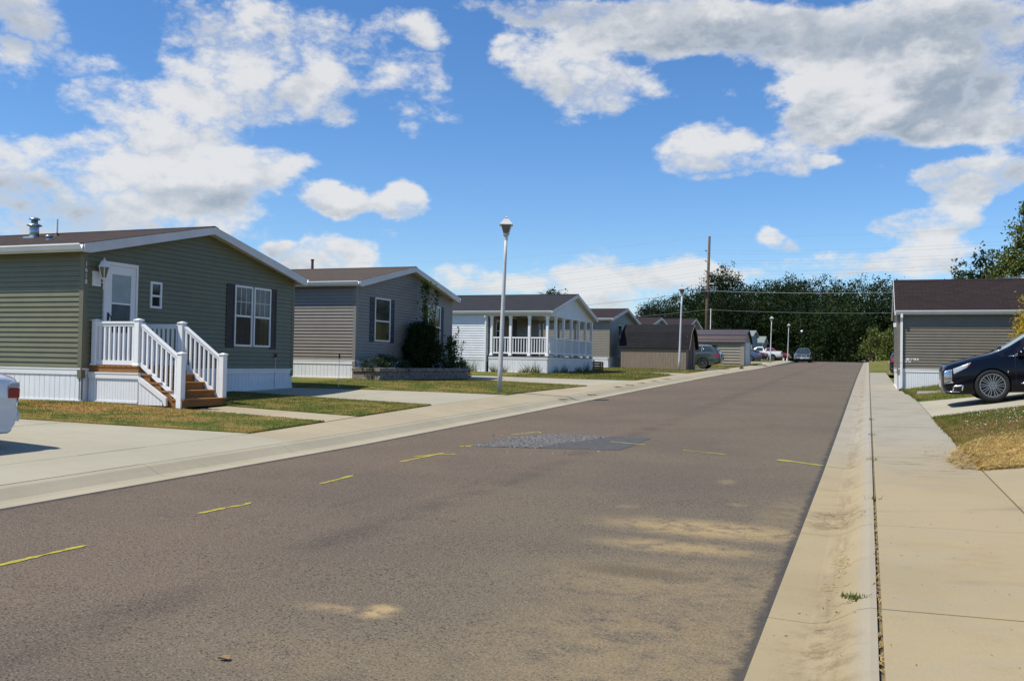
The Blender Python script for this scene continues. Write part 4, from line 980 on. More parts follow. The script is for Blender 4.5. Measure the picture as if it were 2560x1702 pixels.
ps = tag(obj('parking_block', MB().add([(1.42+dx, 31.5+dy, z) for z, e in ((-.86,0),(-.70,0),(-.64,.03)) for dx, dy in ((e,e),(1.9-e,.1+e),(1.9-e,.32-e),(e,.22-e))], [(3,2,1,0)]+[(4*k+i,4*k+(i+1)%4,4*k+4+(i+1)%4,4*k+4+i) for k in (0,1) for i in range(4)]+[(8,9,10,11)]), 'curb'), 'low concrete block lying in the grass before the taupe home', 'block')
for v in ps.data.vertices: v.co.z += .03*(v.co.x-1.42)

# --- barn shed with gambrel roof
BX0, BX1, BY0, BY1 = -14.35, -10.30, 56.45, 59.55; bz = -.17
bs = thing('barn_shed', 'wooden barn shed with dark gambrel roof beside the second lamp post', 'shed', (BX1, BY0, bz))
def brel(mb): mb.v = [(v[0]-BX1, v[1]-BY0, v[2]-bz) for v in mb.v]; return mb
ym = (BY0+BY1)/2; hw = (BY1-BY0)/2; ez, kz, rz_ = 1.14, 2.12, 2.62
gam = lambda o: [(BY0-o, ez-.02), (ym-hw*.60, kz), (ym, rz_), (ym+hw*.60, kz), (BY1+o, ez-.02)]
cp = obj('wall', brel(MB().prism([(BY0+.02, bz-.15), (BY1-.02, bz-.15), (BY1-.02, ez), (ym+hw*.58, kz-.05), (ym, rz_-.06), (ym-hw*.58, kz-.05), (BY0+.02, ez)], BX0+.02, BX1-.02, lambda u, v, w: (w, u, v))), 'darkwood', bs)
nB = 26; wB = (BX1-BX0)/nB; me = MB().box(.004, wB-.004, -.012-.0, .018, -.12, ez-bz+.0).mesh('board', 'barnwood')
for i in range(nB): link('board', me, cp, (BX0-BX1+i*wB, 0, 0))
nb2 = 16; wb2 = (BY1-BY0)/nb2
for i in range(nb2):
    y = BY0+i*wb2+wb2/2; d_ = abs(y-ym)/hw; zt = kz+(rz_-kz)*(1-d_/.60) if d_ < .6 else ez+(kz-ez)*(1-(d_-.6)/.4)
    obj('board', brel(MB().box(BX1-.018, BX1+.010, y-wb2/2+.004, y+wb2/2-.004, bz-.1, zt-.05)), 'darkwood' if abs(y-ym) < .9 and i % 3 else 'barnwood', cp)
for y in (ym-.85, ym+.85): obj('door_trim', brel(MB().box(BX1+.010, BX1+.03, y-.05, y+.05, bz, ez+.55)), 'barnwood', cp)
r = MB(); a = gam(.10); n = len(a)
inner = [(y, z-.05) for y, z in a]
r.prism(a+inner[::-1], BX0-.12, BX1+.22, lambda u, v, w: (w, u, v)); rr = obj('roof', brel(r), 'roofb', bs)
for k in range(4):
    (ya_, za_), (yb_, zb_) = a[k], a[k+1]
    obj('verge_board', brel(MB().prism([(ya_, za_-.01), (yb_, zb_-.01), (yb_, zb_-.13), (ya_, za_-.13)], BX1+.215, BX1+.24, lambda u, v, w: (w, u, v))), 'barnwood', rr)

# --- steel garage
gz0 = .06; GX, GY0, GY1 = -9.62, 79.0, 83.6
ga = thing('metal_garage', 'beige ribbed steel garage with plum metal roof beyond the barn shed', 'garage', (GX, GY0, gz0))
def grel(mb): mb.v = [(v[0]-GX, v[1]-GY0, v[2]-gz0) for v in mb.v]; return mb
gl = 8.6; ym = (GY0+GY1)/2
co = obj('wall', grel(MB().prism([(GY0+.03, gz0-.2), (GY1-.03, gz0-.2), (GY1-.03, 2.22), (ym, 3.05), (GY0+.03, 2.22)], GX-gl, GX-.02, lambda u, v, w: (w, u, v))), 'garwall', ga)
nr = 9; pr = (2.2-gz0)/nr
me = MB().add([(0,0,0),(gl-.3,0,0),(0,-.035,.03),(gl-.3,-.035,.03),(0,-.035,pr*.45),(gl-.3,-.035,pr*.45),(0,0,pr*.6),(gl-.3,0,pr*.6),(0,0,pr),(gl-.3,0,pr)], [(0,1,3,2),(2,3,5,4),(4,5,7,6),(6,7,9,8)]).mesh('wall_sheet', 'garwall')
for i in range(nr): link('wall_sheet', me, co, (-gl, .028, i*pr))
obj('corner_post', grel(MB().box(GX-.30, GX+.01, GY0-.015, GY0+.3, gz0-.15, 2.24)), 'garwall', ga)
obj('corner_post', grel(MB().box(GX-.30, GX+.01, GY1-.3, GY1+.015, gz0-.15, 2.24)), 'garwall', ga)
dm = MB().box(GX-.02, GX+.035, GY0+.85, GY1-.85, gz0, 2.12)
dd = obj('garage_door', grel(dm), 'white', ga)
for i in range(4): obj('door_panel', grel(MB().box(GX+.035, GX+.05, GY0+.9, GY1-.9, gz0+.05+i*.51, gz0+.51+i*.51)), 'white', dd)
r = MB(); a = [(GY0-.12, 2.06), (GY0-.10, 2.24), (GY0+.55, 2.66), (ym, 3.25), (GY1-.55, 2.66), (GY1+.10, 2.24), (GY1+.12, 2.06)]
r.prism(a+[(y, z-.05) for y, z in a[::-1]], GX-gl-.1, GX+.14, lambda u, v, w: (w, u, v)); gro = obj('roof', grel(r), 'garroof', ga)
for s_ in (0, 1, 2, 4, 5, 6)[:3]:
    for q in (.33, .66):
        (y_a, z_a), (y_b, z_b) = a[s_], a[s_+1]; y = y_a+(y_b-y_a)*q; z = z_a+(z_b-z_a)*q
        obj('roof_rib', grel(MB().prism([(y-.03, z+.0), (y, z+.045), (y+.03, z+.03)], GX-gl-.1, GX+.14, lambda u, v, w: (w, u, v))), 'garroof', gro)

# wooden crate at the porch end
ck = thing('wooden_crate', 'small orange-brown wooden crate at the far corner of the white porch', 'crate', (-13.95, 49.6, g(-13.9, 49.6)))
for k in range(4): obj('slat', MB().box(-.25, .25, -.25, .25, .02+k*.13, .13+k*.13), 'orange', ck)
for sx_ in (-1, 1):
    for sy_ in (-1, 1): obj('corner_batten', MB().box(sx_*.26-.03, sx_*.26+.03, sy_*.26-.03, sy_*.26+.03, 0, .62 if sx_ < 0 else .5), 'orange', ck)

# ------------------------------------------------------------------ lamp posts
def lamp_post(label, x, y, hgt=4.95, lean=(0,0), mt='lamp', first=None):
    loc = (x, y, g(x, y)-.03)
    if first: return dup(first, loc, 0, label)
    t = thing('lamp_post', label, 'street lamp', loc, group='lamp posts along the street')
    n = 6; path = [(lean[0]*k/n, lean[1]*k/n, (hgt-.53)*k/n) for k in range(n+1)]
    obj('post', MB().tube(path, [.072-.030*k/n for k in range(n+1)], 12), mt, t, True)
    tx, ty, tz = path[-1]
    obj('fitter', MB().lathe([(.04,-.10),(.05,-.09),(.05,0),(.075,.02),(.075,.05),(.10,.06),(.10,.09)], (tx,ty,tz-.02), 12), mt, t)
    c = (tx, ty, tz); r4 = PI/4+.35
    obj('lantern_glass', MB().lathe([(.095,.065),(.19,.30)], c, 4, rot=r4), 'amber', t)
    b = MB()
    for k in range(4):
        a = r4+k*PI/2; b.tube([(tx+.098*math.cos(a), ty+.098*math.sin(a), tz+.06), (tx+.196*math.cos(a), ty+.196*math.sin(a), tz+.30)], .010, 4)
    obj('lantern_frame', b, mt, t)
    obj('lantern_roof', MB().lathe([(.262,.295),(.262,.312),(.19,.37),(.085,.475),(.055,.48),(.05,.505),(.062,.515),(.03,.535),(.012,.575),(0,.58)], c, 4, rot=r4), mt, t)
    return t
lp1 = lamp_post('leaning grey lamp post on the lawn before the white porch', -9.62, 24.2, lean=(.10,.06))
lp2 = lamp_post('grey lamp post standing in front of the barn shed', -10.05, 52.9, first=lp1)
for o in lp2.children: pass
lamp_post('far grey lamp post beside the white pickup truck', -9.75, 102.4, first=lp1)
lamp_post('farthest grey lamp post, beside the nose of the red pickup', -10.0, 128.5, first=lp1)
# a darker lamp against the wood
dl = thing('lamp_post', 'dark lamp post with white globe against the dark wood', 'street lamp', (-9.6, 150, rz(150)), group='lamp posts along the street')
obj('post', MB().tube([(0,0,0),(0,0,5.0)], [.06,.045], 8), 'black', dl); obj('globe', MB().lathe([(0,4.98),(.14,5.05),(.19,5.18),(.14,5.32),(0,5.37)], (0,0,0), 12), 'signwhite', dl, True)

# ------------------------------------------------------------------ utility pole and cables
PX_, PY_ = -16.95, 105.0; pz0 = g(PX_, PY_)
up_ = thing('utility_pole', 'tall wooden utility pole rising behind the steel garage', 'pole', (PX_, PY_, pz0))
ph = 14.62-pz0
obj('pole', MB().tube([(0,0,-.2),(.06,0,ph*.45),(.24,0,ph)], [.21,.18,.13], 10), 'pole', up_, True)
obj('crossarm', MB().box(-.75, .8, -.06, .06, 9.25-pz0, 9.36-pz0), 'fascia', up_)
for zz in (13.0, 11.85, 10.75):
    obj('insulator_bracket', MB().tube([(.0,-.15,zz-pz0-.1),(-.22,-.2,zz-pz0+.05)], .05, 6), 'black', up_)
    obj('insulator', MB().tube([(.16,-.1,zz-pz0-.32),(.34,-.1,zz-pz0-.28)], .05, 6), 'black', up_)
obj('grey_box', MB().bbox(-.20, .02, -.30, -.10, 8.0-pz0, 8.5-pz0), 'black', up_)
tp = thing('flag_pole', 'thin white pole standing right beside the wooden utility pole', 'pole', (-15.9, 101.0, g(-15.9, 101.0)))
obj('shaft', MB().tube([(0,0,0),(.06,0,5.7)], [.05,.045], 8), 'white', tp)
def along(px, py, depth):
    d = _r*(px-1280)/FPX - _u*(py-851)/FPX + _f; return Vector(d)*depth
# each cable: height on the pole, height of its far left and near right supports relative to the pole
names = ['topmost', 'second', 'third', 'fourth', 'fifth', 'sixth', 'seventh', 'lowest']
WIRES = [(590, 655, 545, .006), (626, 712, 583, .007), (633, 720, 592, .007), (651, 737, 609, .007), (658, 744, 617, .007), (677, 756, 634, .007), (685, 763, 643, .007), (727, 788, 706, .020), (774, 812, 762, .010)]
labs = ['topmost cable, fine, from the tip of the utility pole', 'upper cable of the top pair on the utility pole', 'lower cable of the top pair on the utility pole', 'upper cable of the middle pair on the utility pole', 'lower cable of the middle pair on the utility pole',
        'upper cable of the third pair on the utility pole', 'lower cable of the third pair on the utility pole', 'thick grey communication cable across the dark wood', 'lowest thin cable crossing the dark wood under the thick one']
for (yp, yl, yr, rad), lb in zip(WIRES, labs):
    p0 = Vector((PX_+.16, PY_-.15, 0)); dep = Vector((PX_, PY_, 0)).dot(Vector((_f.x, _f.y, 0)))
    p0 = along(1771, yp, 102.5); a = along(820, yl, 152.0); c = along(2760, yr, 82.0)
    path = []
    for s, e, sag in ((a, p0, 1.1), (p0, c, .55)):
        for i in range(13):
            k = i/12; q = s.lerp(e, k); q.z -= sag*4*k*(1-k)*(1 if s is a else 1)
            path.append(q)
    tag(obj('cable', MB().tube(path, rad*1.0, 5), 'wire'), lb, 'cable', 'cables on the utility pole')

# ------------------------------------------------------------------ vehicles
def pchip(xs, ys):
    xs = np.array(xs, float); ys = np.array(ys, float); h = np.diff(xs); dl_ = np.diff(ys)/h; d = np.zeros_like(ys)
    for i in range(1, len(xs)-1):
        if dl_[i-1]*dl_[i] > 0:
            w1 = 2*h[i]+h[i-1]; w2 = h[i]+2*h[i-1]; d[i] = (w1+w2)/(w1/dl_[i-1]+w2/dl_[i])
    d[0], d[-1] = dl_[0], dl_[-1]
    def f(x):
        x = min(max(x, xs[0]), xs[-1]); i = min(int(np.searchsorted(xs, x, 'right'))-1, len(xs)-2); t = (x-xs[i])/h[i]
        return float(ys[i]*(1+2*t)*(1-t)**2+d[i]*h[i]*t*(1-t)**2+ys[i+1]*t*t*(3-2*t)+d[i+1]*h[i]*t*t*(t-1))
    return f
class Car:
    """lofted body. x from the nose backwards, y half width, z up; tables over x"""
    def __init__(s, X, zt, zs, w, wt, zb):
        s.X = X; s.f = [pchip(X, k) for k in (zt, zs, w, wt, zb)]; s.L = X[-1]
    def S(s, x, q):
        """q 0..7: sill centre, sill, lower side, mid side, shoulder(4), roof edge(5), 6, roof centre(7)"""
        zt, zs, w, wt, zb = (f(x) for f in s.f)
        zs = min(zs, zt-.005)
        P = [(0, zb), (.86*w, zb), (.965*w, zb+.14*(zs-zb)+.03), (w, zb+.58*(zs-zb)), (.965*w, zs), (wt, zt-.055*min(1, (zt-zs)/.2+.25)), (.55*wt, zt-.012), (0, zt)]
        i = min(int(q), 6); t = q-i
        p1, p2 = P[i], P[i+1]
        p0 = P[i-1] if i > 0 else (-P[1][0], P[1][1]); p3 = P[i+2] if i < 6 else (-P[6][0], P[6][1])
        if i in (0, 4) : return (p1[0]+(p2[0]-p1[0])*t + (.018*4*t*(1-t) if i == 4 and zt-zs > .25 else 0), p1[1]+(p2[1]-p1[1])*t)
        k = .5
        r = []
        for c in (0, 1):
            m1 = k*(p2[c]-p0[c]); m2 = k*(p3[c]-p1[c])
            if i == 1: m1 = (p2[c]-p1[c])
            if i == 3: m2 = (p2[c]-p1[c])
            if i == 5: m1 = (p2[c]-p1[c])
            t2, t3 = t*t, t*t*t
            r.append((2*t3-3*t2+1)*p1[c]+(t3-2*t2+t)*m1+(-2*t3+3*t2)*p2[c]+(t3-t2)*m2)
        return (max(0, r[0]), r[1])
    def body(s, name, mt, parent, wheels, wr, nx=54):
        qs = [0, .5, 1, 1.25, 1.6, 2, 2.4, 2.8, 3.2, 3.6, 4, 4.3, 4.6, 5, 5.3, 5.7, 6, 6.5, 7]
        V = []; F = []; m = len(qs); n2 = 2*m-2
        xs = sorted(set([s.X[0]+(s.L-s.X[0])*(.5-.5*math.cos(PI*i/nx)) for i in range(nx+1)]))
        for x in xs:
            half = [s.S(x, q) for q in qs]
            V += [(x, y, z) for y, z in half]+[(x, -y, z) for y, z in half[-2:0:-1]]
        for i in range(len(xs)-1):
            for k in range(n2): F.append((i*n2+k, i*n2+(k+1)%n2, (i+1)*n2+(k+1)%n2, (i+1)*n2+k))
        F += [tuple(range(n2)), tuple((len(xs)-1)*n2+k for k in range(n2))[::-1]]
        me = MB().add(V, F).mesh(name, mt, True); fixn(me); o = link(name, me)
        # wheel arches
        cb = MB()
        for wx in wheels:
            for sd in (-1, 1): cb.lathe([(wr, -.36), (wr, .36)], (wx, sd*(max(s.f[2](wx)-.02, .5)), wr*.93), 28, axis='y')
        cm = cb.mesh('cut', 'rimdark'); fixn(cm); co = link('cut', cm)
        md = o.modifiers.new('b', 'BOOLEAN'); md.operation = 'DIFFERENCE'; md.solver = 'EXACT'; md.object = co; md.material_mode = 'TRANSFER'
        dg = bpy.context.evaluated_depsgraph_get(); me2 = bpy.data.meshes.new_from_object(o.evaluated_get(dg)); me2.name = name
        bpy.data.objects.remove(o); bpy.data.objects.remove(co)
        bm = bmesh.new(); bm.from_mesh(me2)
        for f in bm.faces: f.smooth = True
        for e in bm.edges:
            if len(e.link_faces) == 2 and e.calc_face_angle(0) > .6: e.smooth = False
        bm.to_mesh(me2); bm.free()
        return link(name, me2, parent)
    def patch(s, name, mt, parent, c, nx=8, nq=6, off=.006, both=True, sides=(1, -1)):
        """c: corners (x,q) in order; lies just proud of the body, with a rim down to it"""
        b = MB()
        def at(x, q, o_):
            e = .01; y, z = s.S(x, q); y1, z1 = s.S(x, min(7, q+.05)); y0, z0 = s.S(x, max(0, q-.05))
            xa, xb_ = max(x-e, s.X[0]), min(x+e, s.L)
            ya, za = s.S(xb_, q); yb, zb_ = s.S(xa, q)
            tu = Vector((xb_-xa, ya-yb, za-zb_)); tv = Vector((0, y1-y0, z1-z0)); n = tu.cross(tv)
            if n.length < 1e-9: n = Vector((0, 0, 1))
            n.normalize()
            if n.y < 0 and q < 6.0: n = -n
            if q >= 6.0 and n.z < 0: n = -n
            return Vector((x, y, z))+n*o_
        for sd in sides:
            V = []
            for layer in (off, -.004):
                for i in range(nx+1):
                    for j in range(nq+1):
                        u, v = i/nx, j/nq
                        x = (1-u)*(1-v)*c[0][0]+u*(1-v)*c[1][0]+u*v*c[2][0]+(1-u)*v*c[3][0]; q = (1-u)*(1-v)*c[0][1]+u*(1-v)*c[1][1]+u*v*c[2][1]+(1-u)*v*c[3][1]
                        p = at(x, q, layer); V.append((p.x, sd*p.y, p.z))
            k = nq+1; t_ = (nx+1)*k
            F = [(i*k+j, (i+1)*k+j, (i+1)*k+j+1, i*k+j+1) for i in range(nx) for j in range(nq)]
            rim = [(i*k, (i+1)*k) for i in range(nx)]+[(i*k+nq, (i+1)*k+nq) for i in range(nx)]+[(j, j+1) for j in range(nq)]+[(nx*k+j, nx*k+j+1) for j in range(nq)]
            F += [(a, b_, b_+t_, a+t_) for a, b_ in rim]
            b.add(V, F)
        return obj(name, b, mt, parent, True)
    def sidep(s, name, mt, parent, c, **k):          # one part per side
        return [s.patch(name, mt, parent, c, sides=(sd,), **k) for sd in (1, -1)]
def wheel(parent, x, y, r, rr, spokes, mt='rim', twin=False, width=.22):
    sd = 1 if y > 0 else -1
    hub = obj('wheel', MB().lathe([(rr*.99, -.02), (rr*.99, .0)], (x, y-sd*.06, r), 24, axis='y'), 'rimdark', parent)
    h = width/2
    obj('tyre', MB().lathe([(rr, -h*.8), (rr*1.06, -h), (r*.93, -h), (r*.99, -h*.72), (r, -h*.3), (r, h*.3), (r*.99, h*.72), (r*.93, h), (rr*1.06, h), (rr, h*.8)], (x, y-sd*(h-.0), r), 36, axis='y', cap=False), 'tyre', hub, True)
    b = MB(); yo = y-sd*.022
    b.lathe([(rr*1.0, -.012), (rr*1.0, .012), (rr*.93, .012), (rr*.93, -.012), (rr*1.0, -.012)], (x, yo, r), 36, axis='y', cap=False)
    b.lathe([(0, -.012), (rr*.17, -.012), (rr*.17, .014), (rr*.09, .02), (0, .02)][::1], (x, yo, r), 14, axis='y', cap=False)
    for k in range(spokes):
        a0 = 2*PI*k/spokes+.31
        arms = ((-.055, -.19), (.055, .19)) if twin else ((0, 0),)
        for (i0, i1) in arms:
            w_ = .015*rr/.25 if twin else .042*rr/.25
            p0 = (rr*.12, a0+i0*2); p1 = (rr*.95, a0+i1)
            P0 = Vector((x+p0[0]*math.cos(p0[1]), yo, r+p0[0]*math.sin(p0[1]))); P1 = Vector((x+p1[0]*math.cos(p1[1]), yo, r+p1[0]*math.sin(p1[1])))
            dr_ = (P1-P0).normalized(); nn = Vector((-dr_.z, 0, dr_.x))*w_/2
            V = [P+s_*nn*(1.0 if P is P0 else .8)+Vector((0, e, 0)) for P in (P0, P1) for s_ in (-1, 1) for e in (-.012, .014)]
            b.add(V, [(0,1,3,2),(4,6,7,5),(0,4,5,1),(2,3,7,6),(0,2,6,4),(1,5,7,3)])
    obj('rim', b, mt, hub)
def plate(parent, x, z, mt='plate', y=0):
    obj('licence_plate', MB().box(x-.008, x+.008, y-.15, y+.15, z-.075, z+.075), mt, parent)
def place(t, loc, heading):
    """heading: world direction (radians) that the nose points to; local -x is the nose direction"""
    t.location = loc; t.rotation_euler = (0, 0, heading+PI)

def crossover(label, paint, loc, heading, name='crossover_car', wagon=False, detail=True):
    t = thing(name, label, 'car', loc, heading+PI)
    if not wagon:
        X = [0,.05,.16,.34,.62,1.05,1.36,1.95,2.6,3.4,4.05,4.4,4.62,4.72,4.75]
        zt = [.80,.885,.93,.975,1.05,1.145,1.275,1.60,1.695,1.685,1.60,1.50,1.20,1.02,.80]
        zs = [.72,.80,.86,.905,.955,1.01,1.03,1.05,1.07,1.09,1.10,1.09,1.05,.95,.72]
        w =  [.60,.78,.86,.905,.94,.955,.96,.965,.965,.965,.945,.915,.86,.80,.70]
        wt = [.40,.60,.68,.72,.75,.755,.70,.63,.61,.60,.60,.62,.66,.66,.58]
        zb = [.27,.21,.19,.18,.18,.19,.20,.20,.20,.20,.20,.22,.27,.33,.40]
        wb = (1.02, 3.84); R, RR, ov = .375, .272, .40
        roof = (2.02, 4.05); ws = (1.16, 1.98)
    else:
        X = [0,.05,.18,.45,1.0,1.3,1.6,2.15,2.7,3.5,4.1,4.45,4.68,4.78,4.82]
        zt = [.60,.72,.82,.90,.985,1.04,1.18,1.52,1.60,1.60,1.55,1.42,1.12,1.0,.80]
        zs = [.55,.68,.77,.84,.91,.94,.96,.99,1.01,1.03,1.05,1.05,1.0,.93,.72]
        w =  [.50,.70,.82,.88,.91,.92,.92,.92,.92,.92,.91,.89,.84,.80,.70]
        wt = [.40,.58,.68,.72,.74,.74,.68,.60,.585,.58,.575,.58,.60,.62,.56]
        zb = [.34,.28,.24,.22,.22,.22,.22,.22,.22,.22,.23,.26,.32,.38,.42]
        wb = (.95, 3.68); R, RR, ov = .355, .245, .385
        roof = (2.2, 4.1); ws = (1.42, 2.12)
    c = Car(X, zt, zs, w, wt, zb)
    bd = c.body('body', paint, t, wb, ov)
    # glass
    c.patch('windscreen', 'carglass2', t, [(ws[0],5.15),(ws[1],5.12),(ws[1],7),(ws[0],7)], 10, 6)
    r0, r1 = (4.12, 4.58) if not wagon else (4.18, 4.66)
    c.patch('rear_window', 'carglass', t, [(r0,5.25),(r1,5.25),(r1,7),(r0,7)], 8, 6)
    a, b_, cc, dd = ((1.50,1.98,2.66,2.70),(2.74,2.78,3.46,3.46),(3.53,3.53,4.26,4.05),0) if not wagon else ((1.72,2.16,2.75,2.78),(2.83,2.86,3.56,3.56),(3.63,3.63,4.40,4.12),0)
    for k in (a, b_, cc): c.sidep('side_window', 'carglass3' if detail and k is a else 'carglass', t, [(k[0],4.10),(k[2],4.10),(k[3],4.86),(k[1],4.86)], nx=8, nq=5, off=.004)
    c.sidep('window_trim', 'chrome', t, [(a[0]-.12,4.0),(cc[2]+.02,4.0),(cc[2]+.02,4.05),(a[0]-.12,4.05)], nx=24, nq=1, off=.008)
    # lights and nose
    if not wagon:
        c.sidep('headlight', 'headlens', t, [(.225,3.22),(.52,3.58),(.60,3.90),(.215,3.66)], nx=8, nq=4)
        c.sidep('turn_signal', 'redlens', t, [(.50,3.57),(.56,3.66),(.60,3.88),(.54,3.78)], nx=3, nq=3, off=.009)
        gb_ = c.sidep('grille', 'rimdark', t, [(.028,2.62),(.20,2.62),(.21,3.62),(.05,3.80)], nx=8, nq=6)
        for i in range(8):
            k = i/8; x0 = .034+.155*k
            c.sidep('grille_bar', 'chrome', gb_[0] if False else t, [(x0,2.68),(x0+.011,2.68),(x0+.021,3.70-.06*k),(x0+.008,3.72-.06*k)], nx=1, nq=7, off=.020)
        c.sidep('grille_frame', 'chrome', t, [(.025,2.52),(.21,2.55),(.215,2.63),(.026,2.60)], nx=6, nq=1, off=.014)
        c.sidep('fog_lamp_frame', 'chrome', t, [(.17,1.62),(.40,1.72),(.42,2.34),(.20,2.30)], nx=5, nq=4, off=.010)
        c.sidep('fog_lamp', 'black', t, [(.205,1.70),(.375,1.78),(.39,2.27),(.23,2.24)], nx=5, nq=4, off=.015)
        c.patch('chin_strip', 'chrome', t, [(.05,1.50),(.34,1.50),(.34,1.57),(.05,1.57)], 8, 1, .010)
        obj('licence_plate', MB().box(-.035,-.015,-.16,.16,.36,.52), 'plate', t)
        c.sidep('sill_trim', 'chrome', t, [(1.60,2.18),(3.30,2.18),(3.30,2.26),(1.60,2.26)], nx=16, nq=1, off=.010)
        obj('badge', MB().box(1.34,1.36,-.966,-.955,.66,.70), 'chrome', t)
    else:
        c.sidep('headlight', 'headlens', t, [(.12,3.2),(.45,3.4),(.50,3.9),(.16,3.7)], nx=6, nq=4)
        c.patch('grille', 'black', t, [(.03,2.4),(.12,2.4),(.14,3.6),(.06,3.6)], 4, 5)
    # rear
    x0, x1 = (4.36, 4.70) if not wagon else (4.40, 4.765)
    c.sidep('tail_light', 'redlens', t, [(x0,3.45),(x1,3.10),(x1-.01,3.86),(x0+.06,3.92)], nx=7, nq=5, off=.008)
    c.patch('rear_bumper', 'black', t, [(x0-.02,1.55),(x1+.02,1.55),(x1+.02,2.35),(x0+.02,2.05)], 8, 4, .010)
    c.patch('cladding', 'black', t, [(X[0]+.05,1.05),(x1,1.05),(x1,1.75),(X[0]+.05,1.75)], 30, 2, .004) if False else None
    plate(t, X[-1]+.012, .80)
    if wagon:
        obj('roof_spoiler', MB().box(4.22,4.52,-.52,.52,1.50,1.535), 'black', t)
        for sd in (-1, 1): obj('roof_rail', MB().tube([(2.3,sd*.52,1.60),(2.4,sd*.53,1.66),(3.9,sd*.53,1.66),(4.1,sd*.52,1.59)], .022, 6), 'black', t)
        c.sidep('sill_cladding', 'black', t, [(1.35,1.25),(3.28,1.25),(3.28,2.2),(1.35,2.2)], nx=10, nq=4, off=.008)
    # doors, handles, mirrors, wipers
    for xd in ((1.50, 2.72, 3.50) if not wagon else (1.55, 2.80, 3.60)):
        c.sidep('door_seam', 'black', t, [(xd,2.0),(xd+.008,2.0),(xd+.012,4.0),(xd+.004,4.0)], nx=1, nq=10, off=.002)
    for xd in ((2.52, 3.34) if not wagon else (2.60, 3.42)):
        c.sidep('door_handle', 'chrome' if not wagon else paint, t, [(xd-.17,3.62),(xd,3.62),(xd,3.72),(xd-.17,3.72)], nx=4, nq=1, off=.022)
    mx = a[0]+.14
    for sd in (-1, 1):
        b = MB(); yb = c.f[2](mx)
        b.lathe([(0,-.11),(.07,-.10),(.095,-.02),(.095,.05),(.07,.09),(0,.10)], (mx, sd*(yb+.07), 1.10 if not wagon else 1.05), 10, axis='y'); b.v = [(mx+(v[0]-mx)*1.1, v[1], v[2]) for v in b.v]
        b.box(mx-.03, mx+.05, min(sd*(yb-.06), sd*(yb+.02)), max(sd*(yb-.06), sd*(yb+.02)), 1.02, 1.05)
        obj('mirror', b, paint, t, True)
    if detail and not wagon:
        obj('wiper', MB().tube([(1.12,.35,1.165),(1.30,-.30,1.262)], .012, 5), 'black', t); obj('wiper', MB().tube([(1.10,-.1,1.165),(1.28,-.55,1.235)], .012, 5), 'black', t)
    for wx in wb:
        for sd in (-1, 1): wheel(t, wx, sd*(c.f[2](wx)-.012), R, RR, 10 if not wagon else 5, twin=True)
    return t

